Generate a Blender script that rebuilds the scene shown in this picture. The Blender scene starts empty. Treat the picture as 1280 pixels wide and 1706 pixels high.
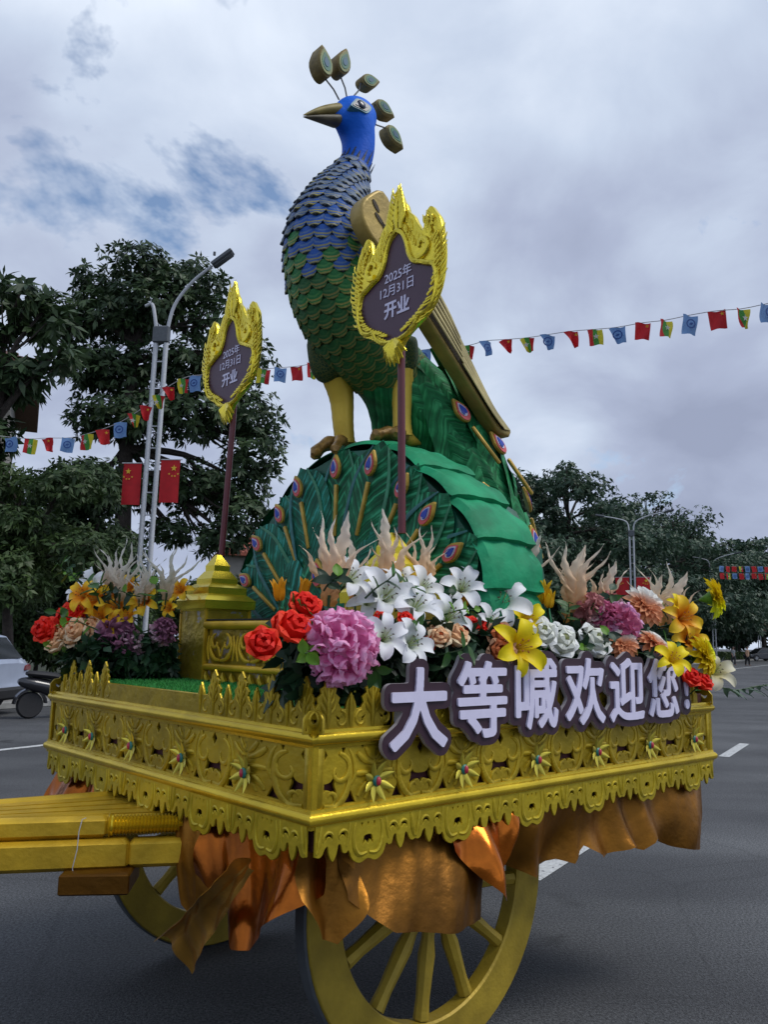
import bpy, math, random
import numpy as np
from mathutils import Vector, Matrix, noise
random.seed(11)
rng = np.random.default_rng(5)
PI = math.pi
S = bpy.context.scene
COL = S.collection

# ------------------------------------------------------------------ camera, sky, sun, exposure
cd = bpy.data.cameras.new('camera')
cd.sensor_fit = 'HORIZONTAL'; cd.sensor_width = 36.0; cd.lens = 36.0 * 1359.28 / 1280.0
cd.clip_start = 0.05; cd.clip_end = 3000.0
cam = bpy.data.objects.new('camera', cd); COL.objects.link(cam)
pit, rol = math.radians(9.04), math.radians(1.08)
r0 = Vector((1, 0, 0)); f0 = Vector((0, math.cos(pit), math.sin(pit))); u0 = Vector((0, -math.sin(pit), math.cos(pit)))
rx = r0 * math.cos(rol) + u0 * math.sin(rol); ux = u0 * math.cos(rol) - r0 * math.sin(rol)
cam.matrix_world = Matrix(((rx.x, ux.x, -f0.x, 0), (rx.y, ux.y, -f0.y, 0), (rx.z, ux.z, -f0.z, 1.55), (0, 0, 0, 1)))
S.camera = cam

SUN_EL, SUN_AZ = math.radians(54), math.radians(100)      # azimuth clockwise from +Y
w = bpy.data.worlds.new('World'); S.world = w; w.use_nodes = True
nt = w.node_tree; nt.nodes.clear()
def N(t, **k):
    n = nt.nodes.new(t)
    for a, v in k.items(): setattr(n, a, v)
    return n
lk = lambda a, b: nt.links.new(a, b)
sky = N('ShaderNodeTexSky', sky_type='NISHITA', sun_disc=False, sun_elevation=SUN_EL, sun_rotation=SUN_AZ)
bgs = N('ShaderNodeBackground'); bgs.inputs[1].default_value = 0.14; lk(sky.outputs[0], bgs.inputs[0])
tc = N('ShaderNodeTexCoord'); sep = N('ShaderNodeSeparateXYZ'); lk(tc.outputs['Generated'], sep.inputs[0])
def mth(op, a, b=None):
    n = N('ShaderNodeMath', operation=op)
    for i, x in enumerate((a, b)):
        if x is None: continue
        if isinstance(x, (int, float)): n.inputs[i].default_value = x
        else: lk(x, n.inputs[i])
    return n.outputs[0]
zz = mth('ADD', mth('ABSOLUTE', sep.outputs[2]), 0.45)
cmb = N('ShaderNodeCombineXYZ'); lk(mth('DIVIDE', sep.outputs[0], zz), cmb.inputs[0]); lk(mth('DIVIDE', sep.outputs[1], zz), cmb.inputs[1])
mp = N('ShaderNodeMapping'); mp.inputs['Location'].default_value = (14.87, 1.2, 0.4); lk(cmb.outputs[0], mp.inputs[0])
def nz(scale, detail, rough, dist=0.0, off=0.0):
    m2 = N('ShaderNodeMapping'); m2.inputs['Location'].default_value = (off, off * .7, off); lk(mp.outputs[0], m2.inputs[0])
    n = N('ShaderNodeTexNoise'); n.inputs['Scale'].default_value = scale; n.inputs['Detail'].default_value = detail
    n.inputs['Roughness'].default_value = rough; n.inputs['Distortion'].default_value = dist; lk(m2.outputs[0], n.inputs['Vector']); return n.outputs['Fac']
def ramp(fac, stops):
    n = N('ShaderNodeValToRGB'); e = n.color_ramp.elements
    while len(e) < len(stops): e.new(0.5)
    for q, (p, c) in zip(e, stops): q.position = p; q.color = (*c, 1)
    lk(fac, n.inputs[0]); return n.outputs[0]
big = nz(1.5, 4, .5, .2); fine = nz(4.5, 6, .55, .3, 4.3)
tone = mth('ADD', mth('MULTIPLY', big, .72), mth('MULTIPLY', fine, .28))
ccol = ramp(tone, [(.33, (.29, .33, .455)), (.44, (.37, .42, .56)), (.54, (.51, .585, .72)), (.66, (.72, .79, .90))])
bgc = N('ShaderNodeBackground'); lk(ccol, bgc.inputs[0]); bgc.inputs[1].default_value = 1.0
gap = mth('ADD', nz(3.4, 6, .6, .3, 9.1), mth('MULTIPLY', mth('SUBTRACT', .62, sep.outputs[2]), .12))      # clouds close up towards the horizon
mask = ramp(gap, [(.34, (0, 0, 0)), (.43, (1, 1, 1))])
mx = N('ShaderNodeMixShader'); lk(mask, mx.inputs[0]); lk(bgs.outputs[0], mx.inputs[1]); lk(bgc.outputs[0], mx.inputs[2])
wo = N('ShaderNodeOutputWorld'); lk(mx.outputs[0], wo.inputs[0])

sd = bpy.data.lights.new('sun', 'SUN'); sd.energy = 1.5; sd.angle = math.radians(22); sd.color = (1, .96, .9)
sun = bpy.data.objects.new('sun', sd); COL.objects.link(sun)
sv = Vector((math.sin(SUN_AZ) * math.cos(SUN_EL), math.cos(SUN_AZ) * math.cos(SUN_EL), math.sin(SUN_EL)))
sun.rotation_euler = sv.to_track_quat('Z', 'Y').to_euler()
S.view_settings.view_transform = 'Standard'; S.view_settings.look = 'None'
S.view_settings.exposure = 0.22; S.view_settings.gamma = 1.0

# ------------------------------------------------------------------ materials
MATS = {}
def mat(name, col, rough=.6, metal=0.0, var=.18, scale=18.0, bump=0.0, bscale=60.0, col2=None, coat=0.0, back=0.0, spec=.5, wear=None):
    if name in MATS: return MATS[name]
    m = bpy.data.materials.new(name); m.use_nodes = True
    t = m.node_tree; b = t.nodes['Principled BSDF']
    tc = t.nodes.new('ShaderNodeTexCoord'); n = t.nodes.new('ShaderNodeTexNoise')
    n.inputs['Scale'].default_value = scale; n.inputs['Detail'].default_value = 5
    t.links.new(tc.outputs['Object'], n.inputs['Vector'])
    oi = t.nodes.new('ShaderNodeObjectInfo')
    r = t.nodes.new('ShaderNodeValToRGB'); e = r.color_ramp.elements
    c2 = col2 or tuple(min(1, c * (1 + var)) for c in col)
    e[0].position = .33; e[1].position = .68
    e[0].color = (*[c * (1 - var) for c in col], 1); e[1].color = (*c2, 1)
    t.links.new(n.outputs['Fac'], r.inputs[0])
    h = t.nodes.new('ShaderNodeHueSaturation')
    mr = t.nodes.new('ShaderNodeMapRange'); mr.inputs['To Min'].default_value = 1 - var * .7; mr.inputs['To Max'].default_value = 1 + var * .7
    t.links.new(oi.outputs['Random'], mr.inputs['Value']); t.links.new(mr.outputs[0], h.inputs['Value'])
    t.links.new(r.outputs[0], h.inputs['Color'])
    out = h.outputs[0]
    if wear:
        n2 = t.nodes.new('ShaderNodeTexNoise'); n2.inputs['Scale'].default_value = wear[1]; n2.inputs['Detail'].default_value = 7; n2.inputs['Roughness'].default_value = .7
        t.links.new(tc.outputs['Object'], n2.inputs['Vector'])
        r2 = t.nodes.new('ShaderNodeValToRGB'); r2.color_ramp.elements[0].position = wear[2]; r2.color_ramp.elements[1].position = wear[2] + .06
        t.links.new(n2.outputs['Fac'], r2.inputs[0])
        mxn = t.nodes.new('ShaderNodeMixRGB'); t.links.new(r2.outputs[0], mxn.inputs[0]); t.links.new(out, mxn.inputs[1]); mxn.inputs[2].default_value = (*wear[0], 1)
        out = mxn.outputs[0]
    t.links.new(out, b.inputs['Base Color'])
    b.inputs['Roughness'].default_value = rough; b.inputs['Metallic'].default_value = metal
    b.inputs['Coat Weight'].default_value = coat; b.inputs['Specular IOR Level'].default_value = spec
    if bump:
        n3 = t.nodes.new('ShaderNodeTexNoise'); n3.inputs['Scale'].default_value = bscale; n3.inputs['Detail'].default_value = 4
        t.links.new(tc.outputs['Object'], n3.inputs['Vector'])
        bp = t.nodes.new('ShaderNodeBump'); bp.inputs['Strength'].default_value = bump; bp.inputs['Distance'].default_value = .01
        t.links.new(n3.outputs['Fac'], bp.inputs['Height']); t.links.new(bp.outputs[0], b.inputs['Normal'])
    if back:                                   # thin translucent sheet (petals, leaves, flags)
        tr = t.nodes.new('ShaderNodeBsdfTranslucent'); t.links.new(out, tr.inputs[0])
        ms = t.nodes.new('ShaderNodeMixShader'); ms.inputs[0].default_value = back
        o = t.nodes['Material Output']; t.links.new(b.outputs[0], ms.inputs[1]); t.links.new(tr.outputs[0], ms.inputs[2]); t.links.new(ms.outputs[0], o.inputs[0])
    MATS[name] = m
    return m
def ramp_mat(name, axis, stops, rough=.6, back=0.0, nscale=8.0, namp=.05, metal=0.0, radial=None, bump=0.0):
    """colour stops along an object axis (or a radial distance), broken up by noise"""
    if name in MATS: return MATS[name]
    m = bpy.data.materials.new(name); m.use_nodes = True
    t = m.node_tree; b = t.nodes['Principled BSDF']; L = t.links.new
    tc = t.nodes.new('ShaderNodeTexCoord')
    if radial:
        mp = t.nodes.new('ShaderNodeVectorMath'); mp.operation = 'SUBTRACT'; L(tc.outputs['Object'], mp.inputs[0]); mp.inputs[1].default_value = radial
        ln = t.nodes.new('ShaderNodeVectorMath'); ln.operation = 'LENGTH'; L(mp.outputs[0], ln.inputs[0]); val = ln.outputs['Value']
    else:
        sp = t.nodes.new('ShaderNodeSeparateXYZ'); L(tc.outputs['Object'], sp.inputs[0]); val = sp.outputs[axis]
    n = t.nodes.new('ShaderNodeTexNoise'); n.inputs['Scale'].default_value = nscale; n.inputs['Detail'].default_value = 4; L(tc.outputs['Object'], n.inputs['Vector'])
    ma = t.nodes.new('ShaderNodeMath'); ma.operation = 'MULTIPLY_ADD'; L(n.outputs['Fac'], ma.inputs[0]); ma.inputs[1].default_value = namp * 2; L(val, ma.inputs[2])
    lo, hi = stops[0][0], stops[-1][0]
    mr = t.nodes.new('ShaderNodeMapRange'); L(ma.outputs[0], mr.inputs['Value'])
    mr.inputs['From Min'].default_value = lo + namp; mr.inputs['From Max'].default_value = hi + namp
    r = t.nodes.new('ShaderNodeValToRGB'); e = r.color_ramp.elements
    while len(e) < len(stops): e.new(.5)
    for q, (p, c) in zip(e, stops): q.position = (p - lo) / (hi - lo); q.color = (*c, 1)
    L(mr.outputs[0], r.inputs[0]); L(r.outputs[0], b.inputs['Base Color'])
    b.inputs['Roughness'].default_value = rough; b.inputs['Metallic'].default_value = metal; b.inputs['Specular IOR Level'].default_value = .25
    if bump:
        n3 = t.nodes.new('ShaderNodeTexNoise'); n3.inputs['Scale'].default_value = 70; L(tc.outputs['Object'], n3.inputs['Vector'])
        bp = t.nodes.new('ShaderNodeBump'); bp.inputs['Strength'].default_value = bump; bp.inputs['Distance'].default_value = .01
        L(n3.outputs['Fac'], bp.inputs['Height']); L(bp.outputs[0], b.inputs['Normal'])
    if back:
        tr = t.nodes.new('ShaderNodeBsdfTranslucent'); L(r.outputs[0], tr.inputs[0])
        ms = t.nodes.new('ShaderNodeMixShader'); ms.inputs[0].default_value = back
        o = t.nodes['Material Output']; L(b.outputs[0], ms.inputs[1]); L(tr.outputs[0], ms.inputs[2]); L(ms.outputs[0], o.inputs[0])
    MATS[name] = m
    return m

GOLD = mat('gold_paint', (.47, .335, .017), .36, .55, .25, 7, .25, 35, wear=((.20, .15, .012), 5, .58))
GOLD_B = mat('bright_gold_foil', (.80, .64, .05), .22, .75, .12, 14, .25, 40)
GOLD_R = mat('smooth_gold_foil', (.74, .58, .04), .24, .75, .1, 5, .04, 12)
GOLD_M = mat('gold_moulding', (.68, .48, .030), .26, .75, .14, 6, .1, 40)
GOLD_O = mat('old_gold_varnish', (.66, .42, .026), .38, .45, .2, 7, .2, 40, wear=((.2, .12, .02), 6, .66))
GOLD_PATINA = mat('rubbed_gold_sheet', (.42, .30, .03), .34, .6, .2, 12, .5, 30, wear=((.42, .40, .46), 9, .56))
WHEEL_G = mat('wheel_gold', (.36, .255, .025), .5, .3, .2, 8, .2, 60)
MAROON = mat('maroon_cloth', (.085, .020, .022), .75, 0, .2, 40)
MAROON_POLE = mat('maroon_pole', (.13, .022, .03), .35, 0, .1)
PANEL = mat('plum_panel', (.082, .036, .062), .45, 0, .08, 5)
BOARD = mat('plum_letter_board', (.036, .013, .024), .5, 0, .08)
FOAM = mat('white_foam_edge', (.34, .32, .34), .7, 0, .06)
LETTER = mat('white_letter', (.70, .67, .86), .5, 0, .04)
COPPER = mat('copper_satin', (.40, .105, .010), .2, .85, .4, 5, .35, 9)
COPPER_D = mat('dark_copper_satin', (.22, .090, .008), .42, .8, .45, 3, .5, 16)
TURF = mat('artificial_grass', (.035, .24, .045), .8, 0, .35, 60, .6, 200)
GREEN_D = mat('dark_feather_green', (.010, .105, .055), .5, 0, .45, 7, .2, 50, col2=(.02, .21, .13))
GREEN_T = mat('teal_feather', (.02, .16, .17), .5, 0, .4, 8, .2, 50)
GREEN_L = mat('pad_green', (.010, .24, .105), .65, 0, .28, 6, .5, 25, wear=((.018, .30, .145), 8, .58), spec=.25)
TEALST = mat('teal_brush_stroke', (.025, .15, .15), .5, 0, .3)
LIGHTST = mat('light_brush_stroke', (.03, .20, .10), .5, 0, .3)
PINK = mat('salmon_enamel', (.62, .09, .10), .5, 0, .1)
WHITE_E = mat('pale_enamel', (.5, .5, .62), .5, 0, .1)
BLUE_E = mat('blue_enamel', (.012, .05, .42), .45, 0, .15)
GOLD_E = mat('gold_enamel', (.46, .30, .05), .45, .35, .2)
RED_E = mat('red_stone', (.5, .03, .06), .3, 0, .1)
TEAL_E = mat('teal_stone', (.02, .18, .16), .4, 0, .1)
STEEL = mat('grey_steel', (.50, .52, .55), .5, .2, .1)
STEEL_D = mat('dark_steel', (.09, .1, .11), .5, .4, .1)
BLACK = mat('black_rubber', (.015, .015, .017), .7, 0, .2)
BARK = mat('bark', (.045, .036, .03), .9, 0, .35, 12, .8, 30)
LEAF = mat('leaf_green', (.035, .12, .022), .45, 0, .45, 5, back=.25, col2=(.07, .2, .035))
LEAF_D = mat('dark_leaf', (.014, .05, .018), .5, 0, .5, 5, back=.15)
LEAF_Y = mat('lime_leaf', (.16, .36, .03), .5, 0, .3, 5, back=.3)
STEM = mat('stem_green', (.03, .07, .02), .6, 0, .2)

# ------------------------------------------------------------------ mesh helpers
class G:
    def __init__(s): s.v = []; s.f = []; s.m = []
    def add(s, vs, fs, mi=0):
        o = len(s.v); s.v += [tuple(p) for p in vs]; s.f += [tuple(i + o for i in f) for f in fs]; s.m += [mi] * len(fs); return s
    def join(s, g, M=None, mi=None):
        o = len(s.v); s.v += [tuple(M @ Vector(p)) if M else p for p in g.v]
        s.f += [tuple(i + o for i in f) for f in g.f]; s.m += [mi if mi is not None else q for q in g.m]; return s
    def box(s, c, d, R=None, mi=0):
        x, y, z = (q / 2 for q in d); vs = [Vector((i * x, j * y, k * z)) for i in (-1, 1) for j in (-1, 1) for k in (-1, 1)]
        if R: vs = [R @ q for q in vs]
        c = Vector(c); return s.add([q + c for q in vs], [(0, 1, 3, 2), (4, 6, 7, 5), (0, 4, 5, 1), (2, 3, 7, 6), (0, 2, 6, 4), (1, 5, 7, 3)], mi)
    def bbox(s, c, d, bv=.01, R=None, mi=0):
        """box with chamfered edges"""
        x, y, z = (q / 2 for q in d); bv = min(bv, x * .9, y * .9, z * .9); vs = []
        for k, (zz, ins) in enumerate(((-z, bv), (-z + bv, 0), (z - bv, 0), (z, bv))):
            a, b = x - ins, y - ins; e = bv * (.6 if ins == 0 else .3)
            vs += [Vector(p) for p in ((-a + e, -b, zz), (a - e, -b, zz), (a, -b + e, zz), (a, b - e, zz), (a - e, b, zz), (-a + e, b, zz), (-a, b - e, zz), (-a, -b + e, zz))]
        if R: vs = [R @ q for q in vs]
        c = Vector(c); fs = [tuple(range(7, -1, -1)), tuple(range(24, 32))]
        for k in range(3):
            for i in range(8): fs.append((k * 8 + i, k * 8 + (i + 1) % 8, k * 8 + 8 + (i + 1) % 8, k * 8 + 8 + i))
        return s.add([q + c for q in vs], fs, mi)
    def tube(s, pts, rad, seg=8, cap=True, flat=1.0, up=None, mi=0, closed=False):
        pts = [Vector(p) for p in pts]; n = len(pts)
        if isinstance(rad, (int, float)): rad = [rad] * n
        tg = []
        for i in range(n):
            a, b = (pts[(i - 1) % n], pts[(i + 1) % n]) if closed else (pts[max(0, i - 1)], pts[min(n - 1, i + 1)])
            d = b - a; tg.append(d.normalized() if d.length > 1e-9 else Vector((0, 0, 1)))
        u = Vector(up) if up else (Vector((0, 0, 1)) if abs(tg[0].z) < .9 else Vector((1, 0, 0)))
        vs = []
        for i in range(n):
            if up: u = Vector(up)
            u = (u - tg[i] * u.dot(tg[i])).normalized(); v = tg[i].cross(u)
            for k in range(seg):
                a = 2 * PI * k / seg; vs.append(pts[i] + (u * math.cos(a) * flat + v * math.sin(a)) * rad[i])
        fs = []
        for i in range(n if closed else n - 1):
            j = (i + 1) % n
            for k in range(seg): fs.append((i * seg + k, i * seg + (k + 1) % seg, j * seg + (k + 1) % seg, j * seg + k))
        if cap and not closed: fs += [tuple(range(seg - 1, -1, -1)), tuple((n - 1) * seg + k for k in range(seg))]
        return s.add(vs, fs, mi)
    def lathe(s, prof, seg=16, M=None, mi=0):
        vs = []; n = len(prof)
        for r, z in prof:
            for k in range(seg): a = 2 * PI * k / seg; vs.append(Vector((r * math.cos(a), r * math.sin(a), z)))
        if M: vs = [M @ q for q in vs]
        fs = [(i * seg + k, i * seg + (k + 1) % seg, (i + 1) * seg + (k + 1) % seg, (i + 1) * seg + k) for i in range(n - 1) for k in range(seg)]
        fs += [tuple(range(seg - 1, -1, -1)), tuple((n - 1) * seg + k for k in range(seg))]
        return s.add(vs, fs, mi)
    def ball(s, c, r, seg=12, rings=8, M=None, mi=0):
        if isinstance(r, (int, float)): r = (r, r, r)
        pr = [(max(1e-3, math.sin(PI * i / rings)), -math.cos(PI * i / rings)) for i in range(rings + 1)]
        T = Matrix.Translation(Vector(c)) @ (M or Matrix()) @ Matrix.Diagonal((*r, 1)); return s.lathe(pr, seg, T, mi)
    def prism(s, out, z0, z1, M=None, mi=0, bev=0.0):
        n = len(out); vs = []
        cx = sum(p[0] for p in out) / n; cy = sum(p[1] for p in out) / n
        lv = [(z0, 1.0), (z1, 1.0)] if not bev else [(z0, 1.0), (z1 - bev, 1.0), (z1, 1 - bev / max(1e-6, max(math.hypot(p[0] - cx, p[1] - cy) for p in out)) * 1.6)]
        for z, k in lv: vs += [Vector((cx + (x - cx) * k, cy + (y - cy) * k, z)) for x, y in out]
        if M: vs = [M @ q for q in vs]
        m = len(lv); fs = [tuple(range(n - 1, -1, -1)), tuple((m - 1) * n + i for i in range(n))]
        for q in range(m - 1): fs += [(q * n + i, q * n + (i + 1) % n, (q + 1) * n + (i + 1) % n, (q + 1) * n + i) for i in range(n)]
        return s.add(vs, fs, mi)
    def grid(s, fn, nu, nv, mi=0):
        vs = [fn(i / nu, j / nv) for i in range(nu + 1) for j in range(nv + 1)]
        fs = [(i * (nv + 1) + j, (i + 1) * (nv + 1) + j, (i + 1) * (nv + 1) + j + 1, i * (nv + 1) + j + 1) for i in range(nu) for j in range(nv)]
        return s.add(vs, fs, mi)
    def mesh(s, name, mats=None, smooth=True, angle=40):
        me = bpy.data.meshes.new(name); me.from_pydata(s.v, [], s.f)
        for m in (mats if isinstance(mats, (list, tuple)) else [mats] if mats else []): me.materials.append(m)
        if len(me.materials) > 1: me.polygons.foreach_set('material_index', s.m)
        if smooth:
            me.polygons.foreach_set('use_smooth', [True] * len(me.polygons))
            try: me.set_sharp_from_angle(angle=math.radians(angle))
            except Exception: pass
        me.update(); return me

def big_mesh(name, V, F4, mats, mi=None):
    """fast mesh from numpy arrays of vertices and quads"""
    me = bpy.data.meshes.new(name); nv, nf = len(V), len(F4)
    me.vertices.add(nv); me.vertices.foreach_set('co', np.ascontiguousarray(V, np.float32).ravel())
    me.loops.add(nf * 4); me.loops.foreach_set('vertex_index', np.ascontiguousarray(F4, np.int32).ravel())
    me.polygons.add(nf); me.polygons.foreach_set('loop_start', np.arange(0, nf * 4, 4, dtype=np.int32))
    for m in (mats if isinstance(mats, (list, tuple)) else [mats]): me.materials.append(m)
    if mi is not None: me.polygons.foreach_set('material_index', np.ascontiguousarray(mi, np.int32))
    me.update(calc_edges=True); me.validate(); return me

def ob(name, data, parent=None, M=None):
    o = bpy.data.objects.new(name, data); COL.objects.link(o)
    if parent is not None: o.parent = parent
    if M is not None: o.matrix_basis = M
    return o
def tag(o, label, cat, group=None, kind=None):
    o['label'] = label; o['category'] = cat
    if group: o['group'] = group
    if kind: o['kind'] = kind
    return o
def thing(name, label, cat, M=None, group=None):
    o = bpy.data.objects.new(name, None); COL.objects.link(o); o.empty_display_size = .1
    if M is not None: o.matrix_basis = M
    return tag(o, label, cat, group)
def struct(name, me, M=None):
    o = ob(name, me, None, M); o['kind'] = 'structure'; return o
T = lambda x, y, z: Matrix.Translation((x, y, z))
def RX(a): return Matrix.Rotation(a, 4, 'X')
def RY(a): return Matrix.Rotation(a, 4, 'Y')
def RZ(a): return Matrix.Rotation(a, 4, 'Z')
def SC(x, y=None, z=None): return Matrix.Diagonal((x, x if y is None else y, x if z is None else z, 1))
def frame(o, x, y, z):
    return Matrix(((x[0], y[0], z[0], o[0]), (x[1], y[1], z[1], o[1]), (x[2], y[2], z[2], o[2]), (0, 0, 0, 1)))
def aim(o, z, spin=0.0):
    q = Vector(z).to_track_quat('Z', 'Y'); return T(*o) @ q.to_matrix().to_4x4() @ RZ(spin)
def cr(pts, n=6, closed=True):
    """Catmull-Rom resampling of a 2-D or 3-D outline"""
    P = [Vector(p) for p in pts]; m = len(P); out = []
    for i in range(m if closed else m - 1):
        a, b, c, d = (P[(i - 1) % m], P[i], P[(i + 1) % m], P[(i + 2) % m]) if closed else (P[max(0, i - 1)], P[i], P[i + 1], P[min(m - 1, i + 2)])
        for k in range(n):
            t = k / n; out.append(tuple(.5 * ((2 * b) + (c - a) * t + (2 * a - 5 * b + 4 * c - d) * t * t + (3 * b - a - 3 * c + d) * t ** 3)))
    if not closed: out.append(tuple(P[-1]))
    return out
def fill2d(splines, depth, bevel=0.0, res=1):
    """flat sheet with cut-through holes: closed outlines, even-odd filled, given a thickness"""
    cu = bpy.data.curves.new('tmp', 'CURVE'); cu.dimensions = '2D'; cu.fill_mode = 'BOTH'
    cu.extrude = depth / 2; cu.bevel_depth = bevel; cu.bevel_resolution = res
    for pts in splines:
        sp = cu.splines.new('POLY'); sp.points.add(len(pts) - 1); sp.use_cyclic_u = True
        for q, p in zip(sp.points, pts): q.co = (p[0], p[1], 0, 1)
    o = bpy.data.objects.new('tmp', cu); COL.objects.link(o)
    dg = bpy.context.evaluated_depsgraph_get(); me = bpy.data.meshes.new_from_object(o.evaluated_get(dg))
    g = G(); g.v = [tuple(v.co) for v in me.vertices]; g.f = [tuple(p.vertices) for p in me.polygons]; g.m = [0] * len(g.f)
    bpy.data.objects.remove(o); bpy.data.curves.remove(cu); bpy.data.meshes.remove(me); return g
def text_g(body, size, offset=0.0, extrude=.002, sx=1.0):
    cu = bpy.data.curves.new('tmp', 'FONT'); cu.body = body; cu.size = size; cu.offset = offset; cu.extrude = extrude; cu.resolution_u = 3
    o = bpy.data.objects.new('tmp', cu); COL.objects.link(o)
    dg = bpy.context.evaluated_depsgraph_get(); me = bpy.data.meshes.new_from_object(o.evaluated_get(dg))
    g = G(); xs = [v.co.x for v in me.vertices]; ys = [v.co.y for v in me.vertices]
    cx, cy = (min(xs) + max(xs)) / 2, (min(ys) + max(ys)) / 2
    g.v = [((v.co.x - cx) * sx, v.co.y - cy, v.co.z) for v in me.vertices]; g.f = [tuple(p.vertices) for p in me.polygons]; g.m = [0] * len(g.f)
    g.w = (max(xs) - min(xs)) * sx; g.h = max(ys) - min(ys)
    bpy.data.objects.remove(o); bpy.data.curves.remove(cu); bpy.data.meshes.remove(me); return g
def board_outlines(g, off, res=.0028, sig=.005, amin=.0006, skip=3):
    """rounded outline around a flat glyph: grow the glyph by a disc and trace the contour"""
    pad = off * 1.6; vx = np.array(g.v); x0, y0 = vx[:, 0].min() - pad, vx[:, 1].min() - pad
    nx, ny = int((vx[:, 0].max() + pad - x0) / res) + 2, int((vx[:, 1].max() + pad - y0) / res) + 2
    X, Y = np.meshgrid(x0 + np.arange(nx) * res, y0 + np.arange(ny) * res, indexing='ij'); m = np.zeros((nx, ny))
    zt = vx[:, 2].max()
    for f in g.f:
        if any(g.v[i][2] < zt - 1e-5 for i in f): continue
        for k in range(1, len(f) - 1):
            a, b, c = (vx[f[q]][:2] for q in (0, k, k + 1)); i0, i1 = max(0, int((min(a[0], b[0], c[0]) - x0) / res)), int((max(a[0], b[0], c[0]) - x0) / res) + 2; j0, j1 = max(0, int((min(a[1], b[1], c[1]) - y0) / res)), int((max(a[1], b[1], c[1]) - y0) / res) + 2
            xs, ys = X[i0:i1, j0:j1], Y[i0:i1, j0:j1]; e = lambda p, q: (q[0] - p[0]) * (ys - p[1]) - (q[1] - p[1]) * (xs - p[0])
            s1, s2, s3 = e(a, b), e(b, c), e(c, a); m[i0:i1, j0:j1] = np.maximum(m[i0:i1, j0:j1], ((s1 >= 0) & (s2 >= 0) & (s3 >= 0)) | ((s1 <= 0) & (s2 <= 0) & (s3 <= 0)))
    kx = (np.arange(nx) + nx // 2) % nx - nx // 2; ky = (np.arange(ny) + ny // 2) % ny - ny // 2; R2 = (kx[:, None] ** 2 + ky[None] ** 2) * res * res
    conv = lambda q, ker: np.real(np.fft.ifft2(np.fft.fft2(q) * np.fft.fft2(ker)))
    d = (conv(m, (R2 <= off * off) * 1.0) > .5) * 1.0; ker = np.exp(-R2 / (2 * sig ** 2)); d = conv(d, ker / ker.sum()) - .5
    seg = {}
    def ed(i, j, h): # point on grid edge: h=0 along x, h=1 along y
        a = d[i, j]; b = d[i + 1, j] if h == 0 else d[i, j + 1]; t = a / (a - b); return (x0 + (i + (t if h == 0 else 0)) * res, y0 + (j + (t if h else 0)) * res)
    pts = {}
    for i, j in zip(*np.where((np.abs(np.sign(d[:-1, :-1]) + np.sign(d[1:, :-1]) + np.sign(d[:-1, 1:]) + np.sign(d[1:, 1:])) < 4))):
        c = [d[i, j] > 0, d[i + 1, j] > 0, d[i + 1, j + 1] > 0, d[i, j + 1] > 0]; E = [(i, j, 0), (i + 1, j, 1), (i, j + 1, 0), (i, j, 1)]
        cr_ = [q for q in range(4) if c[q] != c[(q + 1) % 4]]
        for q in range(0, len(cr_), 2):
            a, b = E[cr_[q]], E[cr_[q + 1]]; seg.setdefault(a, []).append(b); seg.setdefault(b, []).append(a)
    loops = []; seen = set()
    for s0 in list(seg):
        if s0 in seen: continue
        lp = [s0]; seen.add(s0); cur = s0
        while True:
            nx_ = [q for q in seg[cur] if q not in seen]
            if not nx_: break
            cur = nx_[0]; seen.add(cur); lp.append(cur)
        P = [ed(*q) for q in lp][::skip]
        ar = abs(sum(p[0] * q[1] - q[0] * p[1] for p, q in zip(P, P[1:] + P[:1]))) / 2
        if len(P) > 8 and ar > amin: loops.append(P)
    return loops
def remesh(g, vox, smooth=6, mats=None, name='body'):
    me = g.mesh(name, mats); o = ob('tmp', me); m = o.modifiers.new('r', 'REMESH'); m.mode = 'VOXEL'; m.voxel_size = vox; m.use_smooth_shade = True
    if smooth: s2 = o.modifiers.new('s', 'SMOOTH'); s2.iterations = smooth; s2.factor = .5
    dg = bpy.context.evaluated_depsgraph_get(); r = bpy.data.meshes.new_from_object(o.evaluated_get(dg))
    bpy.data.objects.remove(o); bpy.data.meshes.remove(me)
    if mats and not len(r.materials): r.materials.append(mats)
    r.polygons.foreach_set('use_smooth', [True] * len(r.polygons)); return r
ORD = ['first', 'second', 'third', 'fourth', 'fifth', 'sixth', 'seventh', 'eighth', 'ninth', 'tenth', 'eleventh', 'twelfth', 'thirteenth', 'fourteenth', 'fifteenth', 'sixteenth', 'seventeenth', 'eighteenth', 'nineteenth', 'twentieth'] + ['%dst' % i if i % 10 == 1 else '%dnd' % i if i % 10 == 2 else '%drd' % i if i % 10 == 3 else '%dth' % i for i in range(21, 80)]

# float frame: x runs along the long side from the front corner, y across the cart, z up
FM = T(-.2017, 2.6, 0) @ RZ(math.atan2(.66684, .74520))
WID, LEN, MID = 2.138, 2.506, 1.069
NEAR = lambda u, v, z: FM @ frame((u, v, z), (1, 0, 0), (0, 0, 1), (0, -1, 0))      # sheet facing the long side
FRONT = lambda u, v, z: FM @ frame((u, v, z), (0, -1, 0), (0, 0, 1), (-1, 0, 0))    # sheet facing the front
FI = FM.inverted()

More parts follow.
